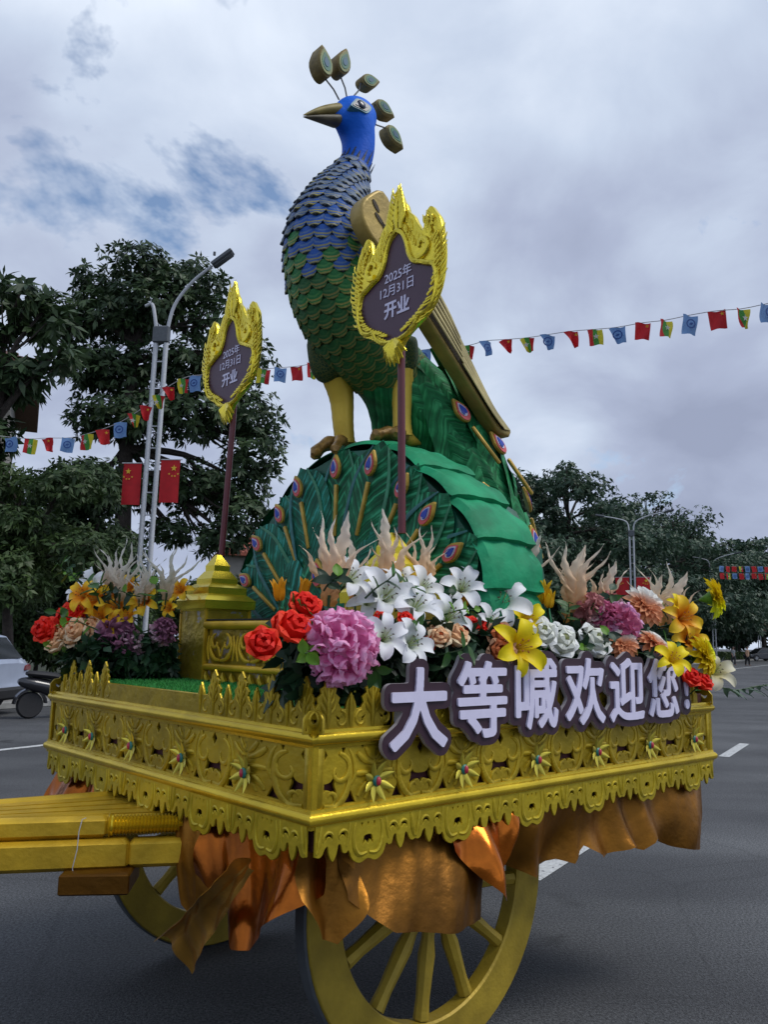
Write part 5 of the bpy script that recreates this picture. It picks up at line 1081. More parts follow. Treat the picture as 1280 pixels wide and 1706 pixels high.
# legs and feet
LEGM = ramp_mat('gold_leg', 2, [(2.5, (.46, .31, .04)), (2.7, (.74, .52, .075)), (2.96, (.66, .46, .06)), (3.01, (.06, .075, .025))], .36, 0, 30, .02, .2, None, .2)
TOE = mat('toe_brown_gold', (.30, .17, .04), .4, .25, .4, 30, .4, 60)
for v, path, toes, hind in ((1.22, [(1.005, 2.95, .086), (1.03, 2.88, .073), (1.048, 2.80, .062), (1.058, 2.70, .056), (1.07, 2.62, .053), (1.075, 2.585, .056)], [(-.60, .17), (.0, .21), (.6, .17)], (1.075, 2.575)), (.93, [(1.215, 3.01, .070), (1.216, 2.92, .060), (1.214, 2.80, .052), (1.215, 2.70, .047), (1.218, 2.64, .050), (1.222, 2.60, .055)], [(-.6, .165), (.0, .20), (.6, .165)], (1.222, 2.59))):
    q = cr(path, 4, False); g = G(); g.tube([(u, v, z) for u, z, r in q], [r + (.0012 if i % 2 else 0) for i, (u, z, r) in enumerate(q)], 18); ob('leg', g.mesh('leg', LEGM), pea)
    hu, hz = hind
    for a, ln in toes:
        dv = Vector((-math.cos(a), math.sin(a), -.22 if v > 1.07 else -.12)); pts = [Vector((hu, v, hz + .012))]; rd = [.040]
        for i in range(1, 13): t = i / 12; pts.append(Vector((hu, v, hz + .01)) + dv * ln * t + Vector((0, 0, .018 * math.sin(PI * t) - (.05 * t ** 3 if v > 1.07 else .01 * t)))); rd.append((.036 - .008 * t) * (1 + .14 * math.sin(t * 15)) * (1 if i < 12 else .45))
        g = G(); g.tube(pts, rd, 12); ob('toe', g.mesh('toe', TOE), pea)
    g = G(); g.tube([(hu, v, hz + .02), (hu + .06, v, hz + .0), (hu + .13, v, hz - .005)], [.045, .032, .008], 10); ob('hind_toe', g.mesh('hind_toe', LEGM), pea)
# wings
wo_ = [(.703, 3.575), (.745, 3.635), (.822, 3.685), (.90, 3.60), (.986, 3.50), (1.212, 3.288), (1.392, 3.065), (1.53, 2.90), (1.613, 2.80), (1.765, 2.680), (1.69, 2.672), (1.60, 2.745), (1.425, 2.90), (1.154, 3.137), (.90, 3.355), (.77, 3.44), (.71, 3.51)]
WG = mat('wing_gold', (.36, .26, .075), .45, .35, .2, 9, .2, 40); WS = mat('wing_feather_gold', (.48, .40, .18), .45, .25, .2, 9); WD = mat('wing_groove_brown', (.045, .032, .016), .7)
for s in (-1, 1):
    wv = MID + s * .405
    wg = ob('wing', fill2d([[(p[0], p[1]) for p in cr(wo_, 3)]], .065, .014, 2).mesh('wing', WG), pea, frame((0 if s < 0 else .30, wv + .0465 * (-s), 0 if s < 0 else -.10), (1, 0, 0), (0, 0, 1), (0, -1, 0)))
    upper = [(.90, 3.57), (.986, 3.475), (1.212, 3.288), (1.392, 3.065), (1.613, 2.80), (1.765, 2.685)]; lower = [(.80, 3.445), (.90, 3.36), (1.154, 3.142), (1.425, 2.905), (1.60, 2.75), (1.70, 2.678)]
    U_ = cr(upper, 5, False); L_ = cr(lower, 5, False); zf = (.0465 if s < 0 else -.0465); sg_ = 1 if s < 0 else -1
    g = G(); g.prism([(x + (0.002), y) for x, y in [(p[0], p[1]) for p in U_] + [(p[0], p[1]) for p in L_[::-1]]], min(zf, zf + sg_ * .003), max(zf, zf + sg_ * .003)); ob('groove_field', g.mesh('groove_field', WD, False), wg)
    for k in range(5):
        t = (k + .5) / 5
        for i0, i1, lift in ((6, 15, .012), (14, 26, .006)):
            pts = [(U_[i][0] * (1 - t) + L_[i][0] * t, U_[i][1] * (1 - t) + L_[i][1] * t, zf + sg_ * (lift + .003 * k)) for i in range(i0, min(i1, len(U_)))]
            g = G(); g.tube(pts, [.0088 * (1 if j < len(pts) - 2 else .7) * (1 - .35 * (i0 > 10) * j / len(pts)) for j in range(len(pts))], 6, True, .55, (0, 0, 1)); ob('wing_feather', g.mesh('wing_feather', WS), wg)
    for (mx_, my_, ma_, ml) in ((.775, 3.60, -.9, .035), (.80, 3.54, -.7, .04), (.845, 3.50, -.8, .045), (.885, 3.57, -.85, .04), (.875, 3.44, -.75, .03)):
        g = G(); g.prism([(mx_ + math.cos(ma_) * ml * math.cos(q) - math.sin(ma_) * .011 * math.sin(q), my_ + math.sin(ma_) * ml * math.cos(q) + math.cos(ma_) * .011 * math.sin(q)) for q in np.linspace(0, 2 * PI, 10)[:-1]], min(zf, zf + sg_ * .004), max(zf, zf + sg_ * .004)); ob('dark_notch', g.mesh('dark_notch', WD, False), wg)
# train
TS = [(1.18, 3.02, .17, .19), (1.40, 2.86, .24, .21), (1.60, 2.60, .33, .22), (1.74, 2.30, .40, .22), (1.83, 2.0, .45, .21), (1.90, 1.70, .48, .20), (1.95, 1.37, .50, .18)]
ts = cr(TS, 5, False)
def train_pt(t, a, off=0.0):
    x = t * (len(ts) - 1); i = min(len(ts) - 2, int(x)); f = x - i; p = [ts[i][k] * (1 - f) + ts[i + 1][k] * f for k in range(4)]; d = Vector((ts[i + 1][0] - ts[i][0], 0, ts[i + 1][1] - ts[i][1])).normalized(); nrm = Vector((-d.z, 0, d.x))
    if nrm.x < 0: nrm = -nrm
    ca, sa = math.cos(a), math.sin(a); e = .75
    return Vector((p[0], MID, p[1])) + Vector((0, 1, 0)) * (-(abs(ca) ** e) * math.copysign(1, ca) * (p[2] + off)) + nrm * ((abs(sa) ** e) * math.copysign(1, sa) * (p[3] + off)), d, nrm
g = G(); g.grid(lambda a, b: tuple(train_pt(a, 2 * PI * b, .012 * math.sin(a * 22 + 3 * math.sin(b * 12)))[0]), 44, 40); ob('train', g.mesh('train', BLADE3), pea)
ANG = [(-.75, .0), (-.35, .5), (.05, .0), (.45, .5), (.85, .0), (1.3, .5), (1.75, .0), (2.2, .5), (2.65, .0), (3.1, .5)]
k = 0
for row_ in range(4):
    for a, st_ in ANG:
        t = .22 + .215 * row_ + .105 * st_
        if t > .97: continue
        p, d, n_ = train_pt(t, a, .012); p2, _, _ = train_pt(min(1, t + .02), a, .012); x = (p2 - p).normalized(); q, _, _ = train_pt(t, a + .05, .012); y = (q - p).normalized(); z = x.cross(y); out = p - Vector((p.x - n_.x * 0, MID, p.z)); 
        if z.dot(Vector((0, -math.cos(a), 0)) + n_ * math.sin(a)) < 0: y = -y; z = x.cross(y)
        y = z.cross(x); M = frame(p - x * .30 + z * .004, x, y, z) @ RY(.10)
        M = M @ SC(1, 1, .6); fb = ob('train_feather', blade_g(.50, .15, 50 + k, 22, 10, .0025).mesh('train_feather', BLADE3), pea, M); k += 1
        if False: eye(fb, T(.30, 0, .030) @ RZ(PI / 2) @ SC(.86, .9, 1)); g = G(); g.bbox((.435, 0, .022), (.13, .018, .018), .004); ob('quill', g.mesh('quill', GOLD_E), fb)
# eyes with gilt quills set on the train
for t, a in ((.235, -.05), (.355, .20), (.47, -.45), (.52, .62), (.62, .10), (.70, 1.05), (.36, 1.2), (.50, 1.75), (.355, 2.9), (.52, 2.5), (.62, 3.0)):
    p, d, n_ = train_pt(t, a, .045); p2, _, _ = train_pt(t + .02, a, .045); x = (p2 - p).normalized(); q, _, _ = train_pt(t, a + .05, .045); y = (q - p).normalized(); z = x.cross(y)
    if z.dot(Vector((0, -math.cos(a), 0)) + n_ * math.sin(a)) < 0: y = -y; z = x.cross(y)
    y = z.cross(x); M = frame(p, x, y, z) @ RZ(PI / 2 + .25 * math.sin(t * 40))
    eye(pea, M @ SC(.95, 1.0, 1)); g = G(); g.bbox((0, -.22, .004), (.020, .24, .020), .005); ob('quill', g.mesh('quill', GOLD_E), pea, M)

# ------------------------------------------------------------------ artificial flowers
def pet(path, W, wprof, cup=.0, wave=0.0, twist=0.0, nu=9, nv=6, fold=0.0):
    """petal along path [(r, z)...]; unit flower radius"""
    q = cr([(r, z, 0) for r, z in path], 4, False); n = len(q) - 1
    def fn(a, b):
        i = min(n - 1, int(a * n)); f = a * n - i; r = q[i][0] * (1 - f) + q[i + 1][0] * f; z = q[i][1] * (1 - f) + q[i + 1][1] * f; s = 2 * b - 1
        w = W * wprof(a); return (r - fold * s * s * a, s * w, z + cup * w * s * s + wave * math.sin(a * 11 + s * 4) * abs(s) + twist * s * a)
    return G().grid(fn, nu, nv)
PT = lambda a: max(.02, math.sin(PI * min(1, a ** .9 * .97 + .03)) ** .7) * (.45 + .75 * a) if a < .97 else .03      # pointed
RT = lambda a: (.35 + .65 * math.sin(PI / 2 * min(1, a * 1.6))) * math.sqrt(max(.001, 1 - max(0, (a - .7) / .3) ** 2.5))       # round-ended
PETS = {}
def pm(key, fn, m):
    if key not in PETS: PETS[key] = fn().mesh('petal', m)
    return PETS[key]
LILY_P = [(.03, -.75), (.10, -.40), (.30, -.06), (.62, .12), (.92, .10), (1.08, -.04)]
TUL_P = [(.03, -.55), (.26, -.38), (.36, .0), (.36, .42), (.46, .80), (.60, .95)]
stam = G()
for k in range(6): a = k * PI / 3 + .5; stam.tube([(0, 0, -.5), (.10 * math.cos(a), .10 * math.sin(a), -.05), (.22 * math.cos(a), .22 * math.sin(a), .26)], .012, 5); stam.ball((.22 * math.cos(a), .22 * math.sin(a), .28), (.06, .025, .025), 6, 4, RZ(a), 1)
stam.tube([(0, 0, -.5), (.02, .01, .1), (.03, .0, .36)], .018, 5)
STG = mat('stamen_green', (.35, .42, .15), .6); ANT = mat('anther_brown', (.05, .025, .015), .7)
stam_me = stam.mesh('stamens', [STG, ANT]); ANO = mat('anther_orange', (.35, .08, .01), .7); stam2 = stam.mesh('stamens', [mat('stamen_yellow', (.6, .4, .05), .6), ANO])
stem_g = G(); stem_g.tube([(0, 0, -.45), (.05, .02, -1.2), (-.05, .0, -2.2)], [.06, .045, .04], 6); stem_me = stem_g.mesh('stem', STEM)
cal = G(); cal.lathe([(.05, -1.0), (.16, -.82), (.22, -.6), (.14, -.5)], 8); cal.tube([(0, 0, -.9), (.06, .03, -1.5), (0, .05, -2.4)], [.07, .055, .05], 6); cal_me = cal.mesh('stem', STEM)
def lily_colors(nm, c_in, c_mid, c_tip, back=.22): return ramp_mat(nm, 0, [(0, c_in), (.35, c_mid), (.75, c_tip), (1.1, c_tip)], .5, back, 5, .05)
LCOL = {'white_lily': lily_colors('lily_white', (.60, .68, .42), (.86, .88, .88), (.92, .93, .96)), 'orange_lily': lily_colors('lily_orange', (.60, .13, .02), (.86, .32, .012), (.92, .60, .03)), 'yellow_lily': lily_colors('lily_yellow', (.70, .46, .01), (.90, .66, .01), (.94, .76, .012)),
        'cream_lily': lily_colors('lily_cream', (.55, .50, .2), (.70, .62, .35), (.72, .68, .50)), 'dusty_lily': lily_colors('lily_dusty', (.3, .30, .2), (.45, .42, .36), (.55, .52, .48)), 'orange_tulip': lily_colors('tulip_orange', (.70, .30, .02), (.76, .34, .015), (.78, .40, .03), .35), 'yellow_tulip': lily_colors('tulip_yellow', (.72, .36, .02), (.78, .48, .02), (.80, .56, .02), .35), 'peach_tulip': lily_colors('tulip_peach', (.45, .22, .12), (.5, .3, .2), (.5, .34, .26), .3)}
def f_lily(root, kind, rr):
    m = LCOL[kind]
    if 'tulip' in kind:
        a = pm(kind, lambda: pet(TUL_P, .30, PT, -.9), m)
        for k in range(6): ob('petal', a, root, RZ(k * PI / 3 + rr.uniform(-.1, .1)) @ SC(1 if k % 2 else .93))
    else:
        a = pm(kind, lambda: pet(LILY_P, .36, PT, .42, .02), m); b = pm(kind + 'b', lambda: pet([(r, z - .03 + (-.14 * r ** 3)) for r, z in LILY_P], .28, PT, .42, .03), m)
        for k in range(6): ob('petal', a if k % 2 else b, root, RZ(k * PI / 3 + rr.uniform(-.09, .09)) @ RY(rr.uniform(-.12, .12)) @ SC(rr.uniform(.92, 1.06)))
        ob('stamens', stam2 if kind in ('orange_lily', 'yellow_lily') else stam_me, root)
    ob('stem', stem_me, root)
def rose_cols(nm, inner, mid, outer): return [ramp_mat(nm + '_in', 2, [(-.5, inner), (.5, inner), (.9, mid)], .55, .25, 6, .05), ramp_mat(nm + '_mid', 2, [(-.6, inner), (.1, mid), (.7, mid)], .55, .25, 6, .06), ramp_mat(nm + '_out', 2, [(-.6, mid), (.0, outer), (.6, outer)], .55, .25, 6, .06)]
RCOL = {'red_rose': rose_cols('rose_red', (.66, .008, .006), (.86, .020, .010), (.95, .060, .022)), 'peach_rose': rose_cols('rose_peach', (.90, .32, .11), (.93, .56, .30), (.90, .74, .50)), 'coral_rose': rose_cols('rose_coral', (.55, .03, .02), (.66, .18, .06), (.62, .34, .20)), 'white_peony': rose_cols('peony_white', (.68, .72, .40), (.86, .88, .80), (.92, .93, .92))}
def f_rose(root, kind, rr):
    c = RCOL[kind]
    def bud():
        g = G(); g.grid(lambda a, b: ((.05 + .24 * a) * math.cos(a * 15) * (.75 + .35 * b), (.05 + .24 * a) * math.sin(a * 15) * (.75 + .35 * b), -.35 + .95 * b * (1 - .28 * a) + .03 * math.sin(a * 30)), 60, 5); return g
    ob('bud', pm(kind + '0', bud, c[0]), root)
    lays = [([(.10, -.5), (.33, -.30), (.42, .10), (.40, .48), (.46, .58)], .36, 4, 1), ([(.12, -.5), (.46, -.32), (.62, .05), (.62, .36), (.74, .46)], .46, 5, 1), ([(.14, -.52), (.60, -.36), (.86, -.05), (.92, .16), (1.04, .18)], .52, 6, 2)]
    for li, (pth, W, n, ci) in enumerate(lays):
        me = pm(kind + str(li + 1), lambda: pet(pth, W, RT, -.42 if li < 2 else -.28, .035, 0, 9, 8, .30), c[ci])
        for k in range(n): ob('petal', me, root, RZ(2 * PI * k / n + li * .55 + rr.uniform(-.12, .12)) @ RY(rr.uniform(-.08, .08)) @ SC(rr.uniform(.94, 1.05)))
    ob('stem', cal_me, root)
def sphere_pts(n, zmin=-.55):
    o = []
    for i in range(n): z = 1 - (1 - zmin) * (i + .5) / n; a = i * 2.39996; r = math.sqrt(max(0, 1 - z * z)); o.append(Vector((r * math.cos(a), r * math.sin(a), z)))
    return o
PCOL = {'peony': ramp_mat('peony_pink', 0, [(0, (.74, .14, .42)), (.25, (.92, .34, .62)), (.45, (.94, .52, .76))], .6, .3, 6, .05), 'mauve_peony': ramp_mat('peony_mauve', 0, [(0, (.26, .10, .18)), (.25, (.46, .24, .34)), (.45, (.58, .38, .46))], .6, .25, 6, .06), 'pink_carnation': ramp_mat('carnation_pink', 0, [(0, (.60, .14, .28)), (.25, (.80, .36, .52)), (.45, (.82, .48, .72))], .6, .3, 6, .06), 'blush_peony': ramp_mat('peony_blush', 0, [(0, (.55, .22, .22)), (.25, (.66, .42, .42)), (.45, (.70, .54, .55))], .6, .3, 6, .05)}
def ruffle(): return pet([(0, 0), (.14, .05), (.30, .06), (.42, .16), (.46, .22)], .25, RT, .5, .06, .05, 6, 6, .10)
def f_ball(root, kind, rr):
    m = PCOL[kind]; big = kind == 'peony'; n = 130 if big else 70; base = ruffle(); sc = .85 if big else 1.05
    me = pm(kind, ruffle, m); allg = G()
    for i, d in enumerate(sphere_pts(n)):
        M = aim(d * (.60 + .1 * rr.random()) * Vector((1, 1, .85)).length / 1.65, d + Vector((rr.uniform(-.35, .35), rr.uniform(-.35, .35), rr.uniform(-.2, .2))), rr.uniform(0, 6.28)) @ RY(-.75 + rr.uniform(-.3, .3)) @ SC(sc * rr.uniform(.85, 1.15))
        if big: ob('petal', me, root, M)
        else: allg.join(base, M)
    core = G(); core.ball((0, 0, 0), .62, 12, 8)
    ob('flower_core', core.mesh('flower_core', m), root)
    if not big: o = ob('petals', allg.mesh('petals', m), root); o['kind'] = 'stuff'
    ob('stem', cal_me, root)
DCOL = {'white_dahlia': ramp_mat('dahlia_white', 0, [(0, (.80, .36, .18)), (.18, (.86, .62, .48)), (.42, (.90, .88, .82)), (.7, (.92, .92, .88)), (1.05, (.92, .93, .90))], .55, .25, 6, .04), 'yellow_chrysanthemum': ramp_mat('chrysanthemum_yellow', 0, [(0, (.74, .56, .01)), (.4, (.86, .84, .01)), (.9, (.88, .94, .02)), (1.05, (.88, .95, .03))], .55, .3, 6, .04)}
def f_daisy(root, kind, rr):
    m = DCOL[kind]; allg = G()
    for lay, (n, L, el) in enumerate(((16, 1.0, -.05), (16, .92, .22), (14, .78, .5), (11, .58, .8), (8, .38, 1.1))):
        b = pet([(.03, 0), (.3 * L, .06), (.65 * L, .05), (L, -.05)], .15, RT, .7, .01, 0, 6, 4)
        for k in range(n): allg.join(b, RZ(2 * PI * k / n + lay * .21 + rr.uniform(-.06, .06)) @ RY(-el + rr.uniform(-.12, .12)) @ SC(1, rr.uniform(.85, 1.1), 1))
    o = ob('petals', allg.mesh('petals', m), root); o['kind'] = 'stuff'
    c = G(); c.lathe([(.05, -.6), (.2, -.3), (.34, -.08), (.1, -.02)], 12); ob('calyx', c.mesh('calyx', LEAF_Y), root); ob('stem', stem_me, root)
PLM = [ramp_mat('plume_peach', 2, [(0, (.82, .36, .08)), (.3, (.86, .54, .28)), (.6, (.88, .70, .52)), (1.0, (.90, .85, .76))], .8, .3, 6, .08), ramp_mat('plume_cream', 2, [(0, (.66, .44, .26)), (.3, (.70, .60, .48)), (.6, (.74, .70, .62)), (1.0, (.76, .75, .71))], .8, .3, 6, .08)]
def frond(L, W, bend, phase, ragged=.2, lean=0.0, side=0.0):
    """soft ribbon: broad below, drawn out into a curling tip, with a fluffy edge"""
    def fn(a, b):
        s = 2 * b - 1; blunt = W > .08
        w = W * (.55 + .45 * math.sin(PI * min(1, a * .9 + .1))) * (max(.12, 1 - a ** 9) if blunt else max(.06, 1 - a ** 2.4)) * (1 + ragged * (.6 * math.sin(a * 64 + phase + s * 2) + .4 * math.sin(a * 29 + phase * 2)) * abs(s))
        return (bend * a ** 2.2 * L + lean * a * L + s * w + (.018 if blunt else .035) * math.sin(a * 11 + phase), side * a ** 1.5 * L + .05 * L * math.sin(a * 4 + phase) * a + .45 * w * s * s + .012 * math.sin(a * 38 + phase) * s, L * a + (.05 * math.sin(s * 9 + phase) * a ** 8 if blunt else 0))
    return G().grid(fn, 44, 8)
def f_plume(root, kind, rr):
    m = PLM[0] if kind != 'cream' else PLM[1]; big = 'big' in kind; n = 9 if big else 6
    for i in range(n):
        t = (i + .5) / n * 2 - 1; main = False
        L = rr.uniform(.80, 1.02) if abs(t) < .4 else rr.uniform(.55, .9); W = .10 if main else rr.uniform(.042, .075) * ((1.35 if abs(t) < .4 else 1.0) if kind != 'cream' else .8)
        ob('frond', frond(L, W, .05 if main else .45 * (t + rr.uniform(-.3, .3)), rr.uniform(0, 6), .22, .02 if main else (.16 if big else .24) * t, rr.uniform(-.15, .1)).mesh('frond', m), root, RZ(rr.uniform(-.35, .35)))
    g = G(); g.tube([(0, 0, .12), (.01, 0, -.1), (0, .02, -.4)], [.02, .016, .014], 6); ob('stem', g.mesh('stem', STEM), root)
CATS = {'lily': 'lily', 'tulip': 'tulip', 'rose': 'rose', 'peony': 'peony', 'carnation': 'carnation', 'dahlia': 'dahlia', 'chrysanthemum': 'chrysanthemum', 'plume': 'plume'}
WORDS = {'plume_big': 'broad peach feathery plume', 'plume': 'slim peach feathery plume', 'cream': 'cream feathery plume', 'peony': 'big lilac-pink peony', 'mauve_peony': 'dark mauve peony', 'blush_peony': 'pale blush peony', 'dusty_lily': 'greyish dusty lily'}
def flower(kind, u, v, z, r, dirv, label, group, seed):
    rr = random.Random(seed); name = {'plume_big': 'feathery_plume', 'plume': 'feathery_plume', 'cream': 'feathery_plume'}.get(kind, kind)
    cat = next(c for k, c in CATS.items() if k in name)
    M = FM @ (aim((u, v, z), dirv, rr.uniform(0, 6.28)) if cat != 'plume' else T(u, v, z) @ RX(rr.uniform(.0, .25)) @ RZ(-.75 + rr.uniform(-.3, .3))) @ SC(r)
    root = thing(name, label, cat, M, group)
    (f_plume if cat == 'plume' else f_lily if cat in ('lily', 'tulip') else f_rose if kind in RCOL else f_daisy if kind in DCOL else f_ball)(root, kind, rr); return root
NEARF = [('red_rose', -0.19, 0.02, 1.54, 0.043), ('red_rose', 0.02, 0.1, 1.66, 0.047), ('red_rose', -0.07, 0.03, 1.59, 0.049), ('red_rose', -0.05, 0.12, 1.6, 0.035), ('peony', 0.08, -0.02, 1.53, 0.115), ('orange_tulip', 0.02, 0.25, 1.71, 0.041), ('orange_tulip', 0.14, 0.27, 1.73, 0.034), ('plume_big', 0.21, 0.22, 1.67, 0.319), ('plume', 0.56, 0.3, 1.75, 0.282), ('plume', 0.74, 0.28, 1.75, 0.279), ('plume', 1.29, 0.22, 1.71, 0.318), ('plume_big', 1.63, 0.2, 1.65, 0.419), ('plume', 2.48, 0.2, 1.64, 0.353), ('plume', 0.4, 0.3, 1.7, 0.249), ('plume', 1.09, 0.35, 1.76, 0.21), ('white_lily', 0.3, 0.2, 1.78, 0.065), ('white_lily', 0.42, 0.14, 1.72, 0.079), ('white_lily', 0.53, 0.1, 1.69, 0.075), ('white_lily', 0.38, 0.2, 1.7, 0.057), ('white_lily', 0.69, 0.22, 1.77, 0.062), ('white_lily', 0.29, 0, 1.57, 0.061), ('white_lily', 0.4, -0.02, 1.55, 0.062), ('white_lily', 0.67, 0.06, 1.65, 0.072), ('white_lily', 0.87, 0.18, 1.78, 0.068), ('white_lily', 1.04, 0.2, 1.82, 0.086), ('white_lily', 1.05, 0.12, 1.73, 0.079), ('white_lily', 0.96, 0.1, 1.64, 0.058), ('white_lily', 0.59, 0.26, 1.8, 0.056), ('red_rose', 0.44, 0.06, 1.63, 0.028), ('red_rose', 0.35, 0.1, 1.63, 0.023), ('red_rose', 0.55, 0.06, 1.55, 0.031), ('red_rose', 0.83, 0.1, 1.62, 0.033), ('red_rose', 0.9, 0.1, 1.61, 0.033), ('peach_rose', 0.57, 0.02, 1.57, 0.037), ('peach_rose', 0.66, 0.02, 1.58, 0.044), ('peach_rose', 0.59, 0.07, 1.6, 0.029), ('coral_rose', 0.92, 0.02, 1.58, 0.049), ('coral_rose', 0.88, -0.01, 1.52, 0.046), ('orange_tulip', 0.97, 0.3, 1.87, 0.046), ('orange_tulip', 0.89, 0.25, 1.8, 0.037), ('orange_tulip', 0.9, 0.2, 1.72, 0.034), ('yellow_lily', 0.94, -0.06, 1.54, 0.092), ('yellow_lily', 1.15, 0.08, 1.66, 0.07), ('yellow_tulip', 1.34, 0.15, 1.77, 0.058), ('yellow_tulip', 1.36, 0.12, 1.74, 0.042), ('white_peony', 1.32, 0.03, 1.57, 0.066), ('white_peony', 1.56, 0.03, 1.57, 0.072), ('dusty_lily', 1.42, 0.05, 1.51, 0.052), ('pink_carnation', 1.79, 0.05, 1.65, 0.078), ('pink_carnation', 1.73, 0.08, 1.68, 0.056), ('blush_peony', 1.71, 0.14, 1.7, 0.067), ('blush_peony', 1.86, 0.15, 1.73, 0.058), ('white_dahlia', 2.14, 0.12, 1.75, 0.096), ('white_dahlia', 2.01, 0, 1.56, 0.077), ('white_lily', 1.95, 0.06, 1.58, 0.046), ('orange_lily', 2.32, 0, 1.7, 0.085), ('orange_lily', 2.33, -0.02, 1.59, 0.072), ('yellow_lily', 1.96, -0.13, 1.5, 0.072), ('yellow_lily', 2.35, 0.05, 1.77, 0.049), ('yellow_chrysanthemum', 2.73, 0.05, 1.82, 0.098), ('yellow_chrysanthemum', 2.33, -0.08, 1.51, 0.089), ('red_rose', 2.21, -0.08, 1.41, 0.044), ('red_rose', 2.29, -0.1, 1.39, 0.044), ('cream_lily', 2.42, -0.1, 1.44, 0.084), ('peach_tulip', 1.8, 0.03, 1.54, 0.05)]
LEFTF = [('red_rose', -0.07, 2.18, 1.58, 0.058), ('red_rose', -0.04, 2.15, 1.58, 0.043), ('red_rose', 0.01, 2.11, 1.64, 0.061), ('red_rose', 0.04, 2.08, 1.66, 0.043), ('peach_rose', 0.04, 2.07, 1.59, 0.052), ('peach_rose', -0.01, 2.11, 1.57, 0.045), ('peach_rose', -0.03, 2.13, 1.51, 0.045), ('peach_rose', 0.08, 2.02, 1.53, 0.051), ('peach_rose', 0.03, 2.07, 1.54, 0.045), ('peach_rose', 0.1, 2.01, 1.6, 0.042), ('orange_lily', 0.18, 2.16, 1.76, 0.076), ('orange_lily', 0.25, 2.08, 1.75, 0.069), ('orange_lily', 0.06, 2.07, 1.68, 0.061), ('orange_lily', 0.13, 1.99, 1.64, 0.067), ('orange_lily', 0.23, 1.88, 1.65, 0.055), ('orange_lily', 0.48, 1.82, 1.8, 0.056), ('orange_lily', 0.3, 2.03, 1.81, 0.063), ('orange_lily', 0.38, 1.74, 1.7, 0.042), ('mauve_peony', 0.19, 1.9, 1.54, 0.096), ('mauve_peony', 0.23, 1.86, 1.51, 0.072), ('mauve_peony', 0.36, 1.74, 1.58, 0.06), ('white_lily', 0.16, 2.2, 1.83, 0.064), ('white_lily', 0.1, 2.26, 1.78, 0.038), ('plume_big', 0.27, 1.85, 1.72, 0.167), ('plume', 0.37, 1.76, 1.74, 0.243), ('plume', 0.22, 2.11, 1.77, 0.222), ('plume', 0.2, 1.93, 1.73, 0.275), ('plume', 0.29, 1.83, 1.74, 0.213)]
LEFTF += [('orange_lily', .10, 2.0, 1.74, .07), ('orange_lily', .20, 1.95, 1.70, .07), ('peach_rose', .02, 2.0, 1.58, .05), ('peach_rose', .12, 1.95, 1.56, .05), ('orange_lily', .30, 1.85, 1.74, .065), ('orange_lily', .16, 1.9, 1.62, .06), ('orange_lily', .05, 2.04, 1.76, .07)]
NEARF += [('plume', 1.88, .2, 1.68, .30), ('plume', 2.28, .18, 1.66, .30), ('plume', 1.12, .3, 1.72, .30), ('white_dahlia', 1.74, .0, 1.56, .07), ('white_peony', 1.20, .04, 1.60, .06)]
LEFTF = [('cream' if 'plume' in k else k, a, b, c, d) for k, a, b, c, d in LEFTF]
def plant(tbl, where, key, grp, basedir, seed):
    cnt = {}; tot = {}
    for t in tbl: tot[t[0]] = tot.get(t[0], 0) + 1
    rr = random.Random(seed)
    for i, (k, u, v, z, r) in enumerate(sorted(tbl, key=key)):
        n = cnt.get(k, 0); cnt[k] = n + 1; wd = WORDS.get(k, k.replace('_', ' '))
        lab = ('%s %s from the left %s' % (ORD[n], wd, where)) if tot[k] > 1 else 'the only %s %s' % (wd, where)
        d = Vector(basedir) + Vector((rr.uniform(-.45, .35), rr.uniform(-.2, .2), rr.uniform(-.25, .35)))
        if 'tulip' in k: d = Vector((rr.uniform(-.3, .3), -.25, 1))
        if k == 'yellow_chrysanthemum': d = Vector((.1, -1.0, .25)) if z < 1.6 else Vector((.45, -.75, .15))
        if k == 'yellow_lily' and r > .08: d = Vector((-.35, -1, .2))
        if 'peony' in k and r > .1: d = Vector((-.3, -1, .35))
        flower(k, u, v, z, r * (1.45 if k == 'white_lily' else 1.25 if 'lily' in k or 'tulip' in k else 1.32 if 'rose' in k else 1.02 if k == 'peony' else 1.05 if k == 'mauve_peony' else 1.22 if 'plume' not in k else 1.05), d, lab, grp, seed * 100 + i)
scr = lambda t: (t[1] * .745 - t[2] * .667 - .2017) / (t[1] * .667 + t[2] * .745 + 2.6)
plant(NEARF, 'in the flower bank above the greeting letters', scr, 'artificial flowers along the long side', (-.35, -1, .5), 3)
plant(LEFTF, 'in the far bouquet at the front left', scr, 'artificial flowers of the far front bouquet', (-1, -.45, .45), 4)
